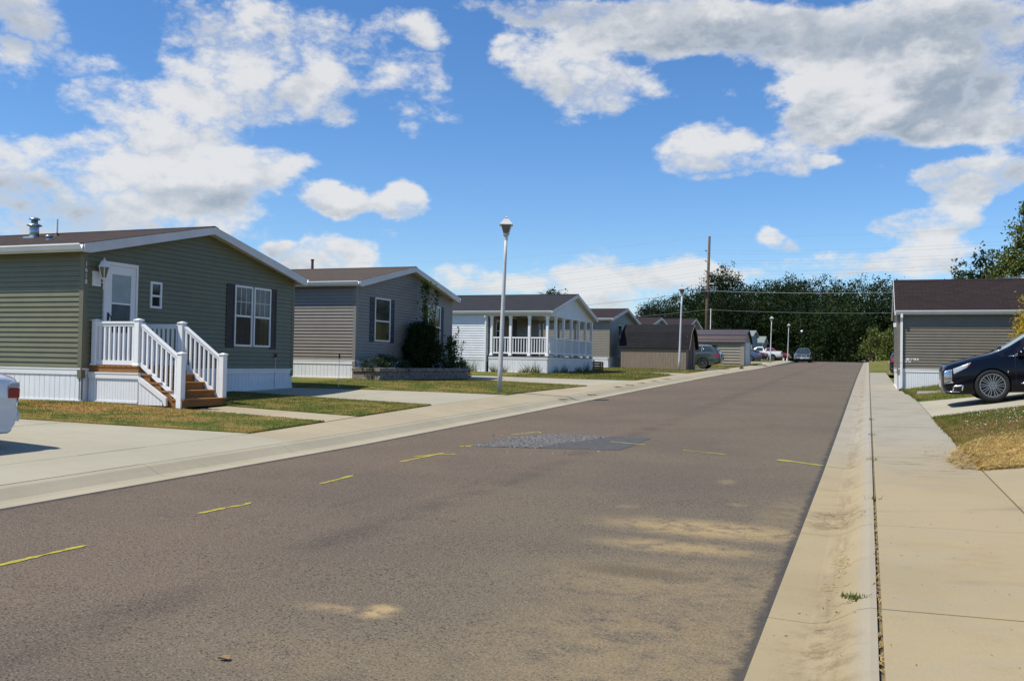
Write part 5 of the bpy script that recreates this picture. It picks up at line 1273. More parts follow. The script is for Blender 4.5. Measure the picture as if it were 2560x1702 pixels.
def sedan(label, paint, loc, heading, detail=True):
    t = thing('sedan_car', label, 'car', loc, heading+PI)
    X = [0,.05,.18,.5,1.0,1.42,1.8,2.4,2.9,3.3,3.75,4.15,4.5,4.72,4.82,4.85]
    zt = [.56,.66,.74,.83,.90,.95,1.14,1.42,1.45,1.41,1.22,1.02,1.0,.975,.90,.70]
    zs = [.52,.62,.70,.78,.85,.89,.92,.95,.96,.965,.965,.95,.93,.90,.82,.62]
    w =  [.50,.70,.82,.88,.91,.92,.92,.92,.92,.92,.915,.91,.905,.89,.875,.84]
    wt = [.40,.58,.68,.74,.76,.76,.70,.58,.57,.57,.60,.70,.74,.72,.70,.60]
    zb = [.32,.25,.21,.19,.18,.18,.18,.18,.18,.18,.18,.19,.20,.20,.21,.23]
    c = Car(X, zt, zs, w, wt, zb); c.body('body', paint, t, (.95, 3.75), .36)
    c.patch('windscreen', 'carglass', t, [(1.52,5.15),(2.32,5.12),(2.32,7),(1.52,7)], 8, 6); c.patch('rear_window', 'carglass', t, [(3.36,5.2),(4.06,5.2),(4.06,7),(3.36,7)], 8, 6)
    for k in ((1.78,2.30,2.62,2.64),(2.68,2.70,3.72,3.36)): c.sidep('side_window', 'carglass', t, [(k[0],4.1),(k[2],4.1),(k[3],4.86),(k[1],4.86)], off=.004)
    c.sidep('headlight', 'headlens', t, [(.12,3.1),(.48,3.4),(.52,3.9),(.14,3.75)]); c.patch('grille', 'black', t, [(.03,2.6),(.10,2.6),(.11,3.6),(.05,3.6)], 4, 5)
    tl = c.sidep('tail_light', 'redlens', t, [(4.47,3.12),(4.815,2.92),(4.80,3.98),(4.52,4.05)], nx=8, nq=6, off=.010)
    for sd, o in zip((1, -1), tl): c.patch('reverse_lens', 'headlens', o, [(4.64,3.56),(4.83,3.48),(4.825,3.68),(4.66,3.76)], 4, 2, .014, sides=(sd,))
    c.patch('trunk_strip', 'chrome', t, [(4.835,3.40),(4.849,3.40),(4.849,3.62),(4.835,3.62)], 2, 2, .010)
    b = c.patch('bumper_shelf', paint, t, [(4.40,2.55),(4.845,2.35),(4.845,2.62),(4.40,2.75)], 10, 2, .035)
    for sd, o in zip((1, -1), tl):
        obj('rear_lens', MB().bbox(4.835, 4.868, min(sd*.70, sd*.862), max(sd*.70, sd*.862), .66, .785, .012), 'redlens', o); obj('reverse_lens', MB().bbox(4.835, 4.866, min(sd*.71, sd*.855), max(sd*.71, sd*.855), .788, .86, .012), 'headlens', o)
    obj('trunk_trim', MB().box(4.84, 4.868, -.55, .55, .80, .835), 'chrome', t)
    plate(t, 4.86, .60)
    c.patch('bumper_lip', 'fascia', t, [(4.3,1.15),(4.84,1.15),(4.84,1.42),(4.3,1.42)], 10, 2, .012)
    for xd in (1.62, 2.66, 3.55): c.sidep('door_seam', 'black', t, [(xd,2.0),(xd+.008,2.0),(xd+.012,4.0),(xd+.004,4.0)], nx=1, nq=8, off=.002)
    for xd in (2.5, 3.4): c.sidep('door_handle', paint, t, [(xd-.16,3.6),(xd,3.6),(xd,3.7),(xd-.16,3.7)], nx=3, nq=1, off=.02)
    for sd in (-1, 1): obj('mirror', MB().lathe([(0,-.10),(.08,-.06),(.09,.04),(0,.09)], (1.86, sd*.97, 1.0), 8, axis='y'), paint, t, True)
    for wx in (.95, 3.75):
        for sd in (-1, 1): wheel(t, wx, sd*.905, .325, .215, 7)
    return t

def pickup(label, paint, loc, heading, L=5.55, H=1.88, chrome=False, cab=(1.55, 3.35), W=.96):
    t = thing('pickup_truck', label, 'truck', loc, heading+PI)
    c0, c1 = cab; k = H/1.88
    X = [0,.06,.2,.6,c0-.35,c0,c0+.45,c0+.85,(c0+c1)/2+.25,c1-.12,c1,c1+.05,c1+.5,L-.5,L-.08,L]
    zt = [.85*k,1.02*k,1.08*k,1.13*k,1.17*k,1.22*k,1.56*k,1.83*k,H,1.86*k,1.80*k,1.29*k,1.285*k,1.285*k,1.28*k,1.20*k]
    zs = [.78*k,.95*k,1.02*k,1.08*k,1.12*k,1.16*k,1.18*k,1.20*k,1.21*k,1.22*k,1.22*k,1.225*k,1.225*k,1.225*k,1.22*k,1.10*k]
    w = [W*q for q in (.72,.90,.96,.99,1,1,1,1,1,1,1,1,1,1,.98,.94)]
    wt = [W*q for q in (.60,.76,.82,.84,.84,.80,.72,.67,.66,.67,.68,.90,.91,.91,.90,.86)]
    zb = [.52,.46,.42,.40,.38,.38,.38,.38,.38,.38,.38,.40,.42,.46,.52,.58]
    c = Car(X, zt, zs, w, wt, zb); wb = (.95, L-1.25); c.body('body', paint, t, wb, .47*k+.0)
    c.patch('windscreen', 'carglass', t, [(c0+.08,5.12),(c0+.80,5.12),(c0+.80,7),(c0+.08,7)], 8, 6)
    mid = (c0+c1)/2+.45
    c.sidep('side_window', 'carglass', t, [(c0+.36,4.08),(c1-.10,4.08),(c1-.14,4.84),(c0+.86,4.84)], nx=10, off=.005)
    c.patch('rear_window', 'carglass', t, [(c1-.01,5.3),(c1+.045,5.3),(c1+.045,7),(c1-.01,7)], 2, 5) if False else None
    (None if chrome else None); obj('bed_liner', MB().box(c1+.16, L-.10, -W*.84, W*.84, 1.285*k, 1.292*k), 'black', t)
    c.sidep('head_lamp', 'headlens', t, [(.05,3.05),(.22,3.1),(.24,3.75),(.07,3.7)], nx=4, nq=4)
    c.sidep('tail_light', 'redlens', t, [(L-.16,3.0),(L-.012,3.0),(L-.012,3.8),(L-.16,3.8)], nx=4, nq=4, off=.008)
    gq = obj('grille', MB().box(-.05, .06, -W*.60, W*.60, .72*k, 1.0*k), 'chrome' if chrome else 'black', t)
    if chrome:
        for sd in (-1, 1):
            for z0 in (.735, .855): obj('grille_opening', MB().box(-.056, -.049, min(sd*.03, sd*W*.55), max(sd*.03, sd*W*.55), (z0+.02)*k, (z0+.11)*k), 'shutter2', gq)
    bmp = obj('front_bumper', MB().bbox(-.14, .12, -W*.93, W*.93, .50*k, .69*k, .03), 'chrome', t)
    obj('licence_plate', MB().box(-.16, -.142, -.16, .16, .46, .60), 'plate', t)
    obj('rear_bumper', MB().bbox(L-.05, L+.12, -W*.92, W*.92, .55*k, .72*k, .03), 'chrome', t)
    obj('air_dam', MB().box(-.05, .3, -W*.85, W*.85, .32, .52*k), 'black', t)
    for sd in (-1, 1):
        obj('mirror', MB().bbox(c0+.36, c0+.52, min(sd*(W+.04), sd*(W+.24)), max(sd*(W+.04), sd*(W+.24)), 1.20*k, 1.42*k, .03), 'black', t)
    for xd in (c0+.25, c1-.02): c.sidep('door_seam', 'black', t, [(xd,2.0),(xd+.010,2.0),(xd+.012,4.0),(xd+.002,4.0)], nx=1, nq=8, off=.003)
    c.sidep('door_handle', 'black', t, [(c1-.38,3.55),(c1-.18,3.55),(c1-.18,3.68),(c1-.38,3.68)], nx=3, nq=1, off=.02)
    for wx in wb:
        for sd in (-1, 1): wheel(t, wx, sd*(W-.015), .39*k, .245*k, 5, width=.26)
    return t
WEST, EAST, SOUTH = PI, 0.0, -PI/2
def on(x, y, dz=0): return (x, y, g(x, y)+dz)
# nose position and heading for each car
sx = crossover('shiny navy blue crossover parked on the right driveway', 'navy', (1.68, 24.95, -.735), WEST)
sx.rotation_euler = (0, -.05, PI+WEST)
wc = sedan('white car whose tail just enters at the left edge of the street', 'silverw', (-10.15-4.85, 8.02, g(-14.6, 8)+.01), WEST)
wc.rotation_euler = (0, .040, PI+WEST)
crossover('grey-green wagon with red tail light sticking out behind the barn shed', 'sage', (-9.0-4.82, 62.4, g(-11, 62)+.01), WEST, 'station_wagon', True)
sedan('blue-grey car whose tail shows past the white garage door', 'bluecar', (-11.55-4.85, 110.9, g(-13, 110)), WEST)
sedan('black car on the far side of the blue-grey car', 'blackcar', (-11.2-4.85, 114.5, g(-13, 114)), WEST)
pickup('white pickup truck parked with its tail towards the street', 'silverw', (-10.85-5.75, 130.9, g(-12, 130)-.02), WEST, L=5.75, H=1.92)
pickup('red pickup truck behind the white one, nose towards the street', 'red', (-10.2, 136.0, g(-12, 136)-.02), EAST, L=5.6, H=1.88)
pickup('dark pickup truck with chrome grille facing the camera on the street', 'darktruck', (-7.15, 112.0, rz(112)+.0), SOUTH, L=5.4, H=1.74, chrome=True, W=.915)
crossover('dark car whose tail shows behind the taupe home', 'blackcar', (.93+4.75, 47.6, g(3, 47.6)-.25), EAST, 'hatchback_car', False, False)

# ------------------------------------------------------------------ foliage
def unit(n):
    v = rng.normal(size=(n, 3)); return v/np.linalg.norm(v, axis=1)[:, None]
def leaf_quads(P, size, asp=.55, up=0.0, droop=0.0):
    """one small bent leaf-shaped quad at each point"""
    n = len(P); s = size*rng.uniform(.6, 1.35, n)[:, None]
    a = unit(n); a[:, 2] = a[:, 2]*(1-abs(droop))-droop; a /= np.linalg.norm(a, axis=1)[:, None]
    b = np.cross(a, unit(n)); b /= np.maximum(np.linalg.norm(b, axis=1), 1e-6)[:, None]
    V = np.empty((n, 4, 3)); V[:, 0] = P-a*s*.5; V[:, 1] = P+b*s*asp*.5; V[:, 2] = P+a*s*.5; V[:, 3] = P-b*s*asp*.5
    V[:, 1:4:2, 2] += (s*.08)
    return V.reshape(-1, 3), np.arange(4*n).reshape(-1, 4)
def clumps(blobs, ncl, nl, rad, inner=.55):
    """points gathered in clumps near the skin of ellipsoids (x,y,z,rx,ry,rz)"""
    B = np.array(blobs, float); wgt = (B[:, 3]*B[:, 4]*B[:, 5])**.667; wgt /= wgt.sum()
    k = rng.choice(len(B), ncl, p=wgt); d = unit(ncl); rr = rng.uniform(inner, 1.0, ncl)[:, None]
    C = B[k, :3]+d*B[k, 3:6]*rr
    m = rng.poisson(nl, ncl)+1; idx = np.repeat(np.arange(ncl), m)
    return C[idx]+rng.normal(size=(len(idx), 3))*rad*rng.uniform(.55, 1.25, ncl)[idx][:, None]
def tree(name, label, loc, hgt, blobs, ncl, nl, rad, leaf, mt, trunk=.16, cat='tree', group=None, asp=.55, base_h=None):
    t = thing(name, label, cat, loc, group=group)
    P = clumps(blobs, ncl, nl, rad); V, F = leaf_quads(P, leaf, asp)
    raw_mesh('crown', V, F, mt, t)
    b = MB(); top = max(q[2] for q in blobs)
    b.tube([(0,0,-.3), (.04*hgt*.2,0,top*.35), (.02*hgt*.3,.03,top*.75), (0,.05,top)], [trunk, trunk*.8, trunk*.5, trunk*.25], 8)
    for q in blobs:
        z0 = top*random.uniform(.25, .55); b.tube([(.02,0,z0), (q[0]*.5, q[1]*.5, (z0+q[2])*.52), (q[0], q[1], q[2])], [trunk*.45, trunk*.28, trunk*.1], 5)
    obj('trunk', b, 'bark', t, True)
    return t

# the wood beyond the crest reads as one mass; its outline follows the hill
sil_x = [1200, 1560, 1600, 1643, 1690, 1725, 1760, 1817, 1855, 1880, 1904, 1958, 2023, 2060, 2094, 2143, 2213, 2257, 2330, 2420, 2700]
sil_y = [800, 800, 768, 742, 732, 722, 700, 694, 696, 702, 690, 686, 676, 684, 690, 682, 686, 696, 702, 705, 700]
pts = []; pts2 = []
def top_z(X, Y):
    p = Vector((X, Y, 0)); dep = p.dot(_f); px = 1280+FPX*p.dot(_r)/dep
    # height at which a tree at (X, Y) tops out on the hill's outline
    y = np.interp(px, sil_x, sil_y); d = (_r*(px-1280)/FPX-_u*(y-851)/FPX+_f); return d.z/d.y*Y
wb_ = MB()
for row, (Y, n) in enumerate(((196, 30), (207, 28), (222, 28), (240, 26))):
    for i in range(n):
        X = -88+(116)*(i+rng.uniform(.2, .8))/n; yy_ = Y+rng.uniform(-5, 5)
        if -3 < X < 7.5 and yy_ < 214: continue
        zt = top_z(X, yy_)*(rng.uniform(.80, 1.0) if row < 3 else rng.uniform(.97, 1.02)); z0 = rz(yy_)-1
        if row == 0: zt *= rng.uniform(.72, .95)
        H = max(zt-z0, 4); R = rng.uniform(4.2, 6.4)
        bl = [(X, yy_, z0+H*.64, R*.92, R*.85, H*.33)]+[(X+rng.uniform(-.7, .7)*R, yy_+rng.uniform(-.6, .2)*R, z0+H*rng.uniform(.35, .80), R*.45, R*.45, H*.13) for _ in range(5)]+[(X, yy_-1, z0+H*.22, R*.95, R*.8, H*.25)]
        (pts if rng.random() < .72 else pts2).append(clumps(bl, 330, 13, .50, .75))
        wb_.tube([(X, yy_, z0), (X+.3, yy_, z0+H*.7)], [.3, .12], 5)
V, F = leaf_quads(np.concatenate(pts), .38, .85); wd = raw_mesh('woodland', V, F, 'leafdark'); stuff(wd)
tag(wd, 'dark wooded hillside closing the end of the street', 'woodland', kind='stuff')
V, F = leaf_quads(np.concatenate(pts2), .44, .5, droop=.3); o = raw_mesh('conifers', V, F, 'leafdk2', wd); stuff(o)
stuff(obj('wood_trunks', wb_, 'bark', wd, True))

# trees that can be told apart
def at_px(px, Y): d = (_r*(px-1280)/FPX-_u*0+_f); return d.x/d.y*Y
x = at_px(1806, 188)
tree('deciduous_tree', 'tall round-topped tree behind the utility pole, proud of the dark wood', (x, 188, 0), 21, [(0,0,14,4.6,4.4,5.6),(-2.6,0,10,3.2,3,3.6),(2.9,0,10.5,3,3,3.8),(.6,-.5,17.6,2.8,2.6,3.2),(-1.8,-.5,16.2,2.4,2.2,2.6),(0,0,6,4.5,4.2,4)], 620, 16, .42, .38, 'leafdark', .4)
x = at_px(1372, 76)
tree('deciduous_tree', 'leafy treetop showing above the charcoal roof of the white home', (x, 76, .2), 6.4, [(-1.2,0,4.6,1.0,1,.9),(0,0,5.3,1.0,1,1.0),(1.2,0,4.9,.9,1,.9),(.2,0,3.9,1.9,1.4,1.1)], 190, 16, .20, .23, 'leaf', .16)
for (px, Y, zt, W_, lb, mt, n) in [(2335, 96, 8.7, 2.6, 'low dark treetops over the left part of the dark roof on the right', 'leafdark', 150), (2394, 95, 10.6, 1.25, 'slender tree with gaps, leftmost of those over the taupe home', 'leaf', 95),
                             (2449, 90, 10.9, 1.0, 'dense dark slender tree in the middle above the taupe home', 'leafdark', 120), (2479, 88, 10.7, .75, 'thin tree between the dark slender tree and the big one', 'leaf', 70)]:
    x = at_px(px, Y); h_ = zt+.4
    if W_ > 2: bl = [(-W_*.5,0,h_-1.6,W_*.55,1.5,1.1),(W_*.6,0,h_-1.2,W_*.6,1.5,1.1),(0,0,h_-3,W_*1.2,1.6,1.6),(-W_*1.1,0,h_-2.2,1,1,.9)]
    else: bl = [(0,0,h_-1.1,W_*.55,W_*.55,1.0),(W_*.3,0,h_-2.4,W_*.8,W_*.8,1.3),(-W_*.4,0,h_-3.2,W_*.8,W_*.8,1.2),(0,0,h_-4.8,W_*1.1,W_,1.6)]
    tree('deciduous_tree', lb, (x, Y, -.4), h_, bl, n, 13, .20, .26, mt, .12)
x = at_px(2574, 74)
tree('deciduous_tree', 'large yellow-green tree at the right edge behind the dark roof', (x, 74, -.3), 11.5, [(0,0,8.2,1.9,1.8,2.0),(-1.3,0,7.0,1.3,1.3,1.4),(-1.9,0,5.9,.9,1,1.0),(-.5,-.3,10.1,1.0,1.0,1.1),(.6,0,10.6,1.1,1.1,1.3),(0,0,5.4,2.2,1.6,1.6),(-.3,0,11.6,.35,.35,.7),(-1.55,0,8.9,.5,.5,.7)], 560, 18, .22, .24, 'leafb', .24)
x = at_px(2184, 141)
tree('roadside_tree', 'mid green round tree at the far end of the right grass verge', (x, 141, -.3), 6, [(0,0,4.2,1.5,1.4,1.8),(-.6,0,3.0,1.2,1.2,1.3),(.6,0,2.6,1.3,1.2,1.3),(.2,0,5.2,.9,.9,1.0)], 150, 13, .26, .30, 'leafb', .15)
x = at_px(2224, 132)
tree('roadside_tree', 'yellow-green tree beside the round one, next to the taupe home corner', (x, 132, -.2), 6, [(0,0,4.2,1.3,1.3,1.5),(-.5,0,2.4,1.3,1.2,1.1),(.5,0,2.9,1.2,1.2,1.3),(-.3,-.4,1.6,1.5,1.2,.9)], 160, 13, .25, .28, 'leafb', .15)
# golden thread-leaf cypress by the taupe home
gs = thing('golden_shrub', 'golden yellow drooping shrub against the taupe wall on the right', 'shrub', (5.25, 34.4, g(5.25, 34.4)))
P = clumps([(0,0,1.5,.75,.75,.9),(-.45,-.1,1.2,.5,.5,.5),(-.25,0,2.1,.5,.5,.5),(-.55,-.2,.7,.45,.5,.5),(.3,0,2.4,.5,.5,.4),(.2,0,.8,.9,.8,.6)], 230, 34, .10, .7)
V, F = leaf_quads(P, .13, .22, droop=.45); raw_mesh('foliage', V, F, 'leafy', gs); obj('stem', MB().tube([(0,0,-.1),(.05,0,1.0),(0,0,2.2)], [.06,.045,.02], 6), 'bark', gs)
# plants of the block planter
jn = thing('juniper_bush', 'low spreading dark juniper spilling over the left half of the planter', 'shrub', (-14.45, 26.4, -.3))
P = clumps([(0,-.6,.16,.42,.75,.26),(.1,.5,.18,.40,.70,.26),(.0,0,.30,.35,.45,.24),(.35,.75,.05,.22,.40,.20)], 220, 24, .055, .5)
V, F = leaf_quads(P, .075, .25); raw_mesh('foliage', V, F, 'juniper', jn); obj('stem', MB().tube([(0,-.3,-.1),(0,.2,.2)], [.04,.015], 5), 'bark', jn)
ds_ = thing('dark_shrub', 'big dark rounded shrub with a tall leafy shoot before the grey home', 'shrub', (-14.62, 29.4, -.3))
P = clumps([(0,.05,.80,.36,1.15,.95),(0,-.5,.55,.34,.80,.65),(.02,.55,.55,.34,.80,.65),(0,.0,1.30,.30,.85,.50)], 560, 26, .07, .45)
V, F = leaf_quads(P, .085, .5); raw_mesh('crown', V, F, 'leafdark', ds_)
b = MB(); b.tube([(0,0,-.1),(0,.05,.8),(.05,.12,2.0),(.05,.10,3.05)], [.05,.04,.022,.008], 6); b.tube([(0,.3,.5),(.05,.85,1.9),(.06,1.0,2.85)], [.03,.016,.006], 6)
obj('stem', b, 'bark', ds_)
P1 = np.array([(.05+rng.normal()*.10, .11+rng.normal()*.14*(1.15-.5*k), 1.75+k*1.35) for k in rng.uniform(0, 1, 230)]); P2 = np.array([(.05+rng.normal()*.07, .55+.45*k+rng.normal()*.10, 1.6+k*1.25) for k in rng.uniform(0, 1, 80)])
V, F = leaf_quads(np.concatenate([P1, P2]), .13, .5, droop=.35); stuff(raw_mesh('shoot', V, F, 'leafb', ds_))
P3 = np.array([(.05+rng.normal()*.07, .10+rng.normal()*.09, 2.85+rng.uniform(0, .30)) for _ in range(110)]+[(.05+rng.normal()*.04, 1.0+rng.normal()*.05, 2.7+rng.uniform(0, .18)) for _ in range(25)])
V, F = leaf_quads(P3, .11, .55); stuff(raw_mesh('shoot_tip', V, F, 'vine', ds_))
sp = thing('slender_shrub', 'thin twiggy shrub at the right end of the block planter', 'shrub', (-14.55, 32.0, -.3))
P = clumps([(0,-.55,.35,.25,.6,.5),(.1,.0,.25,.28,.55,.32),(0,-.3,.85,.16,.35,.45)], 150, 15, .06, .4)
P4 = np.concatenate([np.array([(rng.normal()*.05, y0+dy*k+rng.normal()*.05*(1.3-k), .2+k*hh) for k in rng.uniform(0, 1, 90)]) for y0, dy, hh in ((.1,.25,1.45),(-.1,.1,1.2),(.25,.55,.95),(-.45,-.2,1.1))])
P5 = np.array([(.15+rng.normal()*.06, .15+1.05*k+rng.normal()*.06, .28-.55*k*k+rng.normal()*.06) for k in rng.uniform(0, 1, 260)])
V, F = leaf_quads(np.concatenate([P, P4, P5]), .085, .5); raw_mesh('foliage', V, F, 'leaf', sp)
b = MB()
for y0, dy, hh in ((.1,.25,1.45),(-.1,.1,1.2),(.25,.55,.95),(-.45,-.2,1.1)): b.tube([(0,y0,-.1),(0,y0+dy*.6,hh*.6),(0,y0+dy,hh+.2)], [.012,.008,.003], 4)
obj('stem', b, 'bark', sp)

def inside(poly, x, y):
    r = np.zeros(len(x), bool); n = len(poly)
    for i in range(n):
        (x0, y0), (x1, y1) = poly[i], poly[(i+1) % n]
        c = (y0 > y) != (y1 > y)
        with np.errstate(divide='ignore', invalid='ignore'): r ^= c & (x < (x1-x0)*(y-y0)/(y1-y0)+x0)
    return r
def scatter(poly, dens, box=None):
    xs = [p[0] for p in poly]; ys = [p[1] for p in poly]; a, b_, c, d = min(xs), max(xs), min(ys), max(ys)
    if box: a, b_, c, d = max(a, box[0]), min(b_, box[1]), max(c, box[2]), min(d, box[3])
    n = int((b_-a)*(d-c)*dens); x = rng.uniform(a, b_, n); y = rng.uniform(c, d, n); k = inside(poly, x, y); return x[k], y[k]
def blades(x, y, z, h, w, lean=.5):
    n = len(x); a = rng.uniform(0, 2*PI, n); hh = h*rng.uniform(.5, 1.4, n); l = rng.uniform(0, lean, n)*hh; a2 = rng.uniform(0, 2*PI, n)
    V = np.empty((n, 3, 3)); ww = w*rng.uniform(.7, 1.4, n)
    V[:, 0] = np.stack([x-np.cos(a)*ww, y-np.sin(a)*ww, z], 1); V[:, 1] = np.stack([x+np.cos(a)*ww, y+np.sin(a)*ww, z], 1)
    V[:, 2] = np.stack([x+np.cos(a2)*l, y+np.sin(a2)*l, z+hh], 1)
    return V.reshape(-1, 3)
BL = []
for k, dens, box, hh in ((0, 1100, (-15.5, 0, 9, 20), .024), (1, 1100, None, .024), (2, 520, (-15, 0, 21, 33), .030), (3, 160, (-14.2, 0, 35, 49), .06), (4, 90, (-15, 0, 49, 58), .07), (8, 1700, (1.3, 5.2, 12, 23), .036), (9, 350, (1.0, 5, 27, 37), .06), (5, 40, (-13, 0, 64, 80), .07)):
    x, y = scatter(LAWNS[k], dens, box); z = np.array([g(a, b_) for a, b_ in zip(x, y)])+.018
    if k == 8: kk = ~(inside([(1.0,12.4),(.9,14.5),(1.6,16.3),(2.6,16.9),(7,17.1),(7,12.3)], x, y) & (rng.random(len(x)) < .86)); x, y, z = x[kk], y[kk], z[kk]
    BL.append(blades(x, y, z, hh, .0045 if k not in (3, 4, 5) else .008))
    # longer ragged growth along the edges of the paving
    P_ = LAWNS[k]
    for (xa, ya), (xb_, yb_) in zip(P_, P_[1:]+P_[:1]):
        L_ = math.hypot(xb_-xa, yb_-ya)
        if max(abs(xa), abs(xb_)) > 16: continue
        n = int(L_*(130 if k in (0, 1, 8) else 60)); tt = rng.uniform(0, 1, n); nx_, ny_ = (yb_-ya)/L_, -(xb_-xa)/L_
        o_ = rng.normal(.0, .025, n); x = xa+(xb_-xa)*tt+nx_*o_; y = ya+(yb_-ya)*tt+ny_*o_; z = np.array([g(a, b_) for a, b_ in zip(x, y)])+.004
        BL.append(blades(x, y, z, hh*1.35, .006, .9))
V = np.concatenate(BL); gb = raw_mesh('grass_blades', V, np.arange(len(V)).reshape(-1, 3), 'blade'); stuff(gb)
tag(gb, 'short patchy green and straw-coloured grass on the lawns', 'grass', kind='stuff')
# clover heads in the right lawn
x, y = scatter(LAWNS[8], 26, (1.6, 5, 17.5, 22.2)); z = np.array([g(a, b_) for a, b_ in zip(x, y)])+rng.uniform(.05, .09, len(x))
V, F = leaf_quads(np.repeat(np.stack([x, y, z], 1), 3, 0), .020, .9); tag(raw_mesh('clover_heads', V, F, 'clover'), 'tiny white clover heads in the lawn before the navy crossover', 'clover', kind='stuff')
# straw mulch spread beside the right pavement
SP = [(1.02,12.75),(.98,13.6),(1.12,14.7),(1.45,15.8),(1.75,16.6),(2.6,17.0),(7,17.2),(7,12.55),(1.6,12.5)]
x, y = scatter(SP, 1500, (0, 5.0, 12, 18)); kk = rng.random(len(x)) < np.clip(1.25-.55*np.sin(x*3.1+1.7*np.sin(y*2.3))*np.sin(y*2.9+x)-np.clip((y-15.6)/1.6, 0, 1)*.8, .05, 1); x, y = x[kk], y[kk]; x2, y2 = scatter([(.75,12.4),(.7,15.2),(1.9,17.6),(5,17.7),(5,12.2)], 45)
x = np.concatenate([x, x2]); y = np.concatenate([y, y2]); n = len(x)
z = np.array([g(a, b_) for a, b_ in zip(x, y)])+.022+rng.uniform(0, 1, n)**2*.035; z[-len(x2):] -= .012
a = rng.uniform(0, PI, n); l = rng.uniform(.04, .16, n); d = np.stack([np.cos(a)*l, np.sin(a)*l, rng.normal(0, .16, n)*l+.17*np.cos(a)*l], 1); s_ = np.stack([-np.sin(a), np.cos(a), np.zeros(n)], 1)*rng.uniform(.0025, .0045, n)[:, None]
P = np.stack([x, y, z], 1); V = np.stack([P-d*.5-s_, P-d*.5+s_, P+d*.5+s_, P+d*.5-s_], 1).reshape(-1, 3)
stw = raw_mesh('straw_mulch', V, np.arange(len(V)).reshape(-1, 4), 'straw'); tag(stw, 'golden straw mulch scattered over the grass beside the right pavement', 'straw', kind='stuff')
# straw and grit blown into the gutter and the joint
n = 230; y = np.concatenate([rng.uniform(3.6, 9.5, 120), rng.uniform(8.6, 9.6, 60), rng.uniform(5.4, 7.6, 50)]); x = np.concatenate([rng.normal(.066, .010, 120), rng.normal(-.22, .12, 60), rng.normal(-.17, .05, 50)])
z = np.array([float(np.interp(a, [-.53,-.30,-.20,-.12,-.05,.02,.055], [-.004,-.012,.004,.045,.090,.108,.108])) if a < .045 else g(.07, b_)-rz(b_)-.012 for a, b_ in zip(x, y)])+np.array([rz(b_) for b_ in y])+.008
a = rng.uniform(0, PI, n); a[:120] = PI/2+rng.normal(0, .25, 120); l = rng.uniform(.03, .09, n); d = np.stack([np.cos(a)*l, np.sin(a)*l, np.zeros(n)], 1); s_ = np.stack([-np.sin(a), np.cos(a), np.zeros(n)], 1)*.003
P = np.stack([x, y, z], 1); V = np.stack([P-d*.5-s_, P-d*.5+s_, P+d*.5+s_, P+d*.5-s_], 1).reshape(-1, 3)
tag(raw_mesh('straw_litter', V, np.arange(len(V)).reshape(-1, 4), 'straw'), 'loose bits of straw lying in the right gutter and pavement joint', 'straw', kind='stuff')

def weed(label, x, y, z, r, h, n, mt='leafb', cat='weed', group=None, name='weed'):
    xs = x+rng.normal(0, r, n); ys = y+rng.normal(0, r*.7, n); V = blades(xs, ys, np.full(n, z), h, .006 if h < .2 else .012, 1.1)
    o = raw_mesh(name, V-np.array([x, y, z]), np.arange(len(V)).reshape(-1, 3), mt); o.location = (x, y, z); return tag(o, label, cat, group)
weed('green grass weed growing at the top of the right kerb, nearest the camera', -.05, 5.86, rz(5.86)+.088, .045, .028, 80)
for w_, y in zip(('nearest', 'second nearest', 'third nearest', 'farthest'), (9.8, 13.4, 17.3, 21.0)): weed(w_+' of the small grass tufts in the joint behind the right kerb', .07, y, g(.07, y)-.02, .03, .05, 26, group='tufts in the right kerb joint')
for w_, (y, x) in zip(('nearest', 'second nearest', 'third nearest', 'middle', 'third farthest', 'second farthest', 'farthest'), ((24.6, -7.9), (27.3, -7.85), (31.6, -8.12), (33.2, -8.10), (35.2, -8.11), (37.6, -8.15), (40.4, -8.2))): weed(w_+' of the small grass tufts along the left kerb', x, y, g(x, y)-.005, .10, .04, 95, group='tufts along the left kerb')
PWL = ['weed left of the lamp post at the porch skirting, just past the downspout', 'low weed hidden partly behind the lamp post at the porch skirting', 'short weed in the middle of the near porch skirting', 'tallest weed on the near porch skirting, close to the corner', 'small weed at the front corner of the porch skirting', 'first weed round the porch corner on the street side', 'second weed along the street side of the porch skirting', 'third weed along the street side of the porch skirting', 'tallest weed along the street side of the porch, farthest from the corner', 'weed at the white home wall right of the tall leftmost one', 'tall leftmost weed against the white home wall']
for i, (x, y, h_) in enumerate(((-16.6, 41.15, .45), (-16.2, 41.1, .3), (-15.2, 41.15, .22), (-14.75, 41.1, .55), (-14.5, 41.12, .3), (-13.85, 42.3, .3), (-13.85, 43.5, .38), (-13.86, 45.8, .3), (-13.85, 47.2, .5), (-17.8, 41.0, .5), (-18.4, 41.0, .7))):
    weed(PWL[i], x, y, g(x, y)+.01, .13, h_, 55, 'leafb', group='weeds against the white porch')

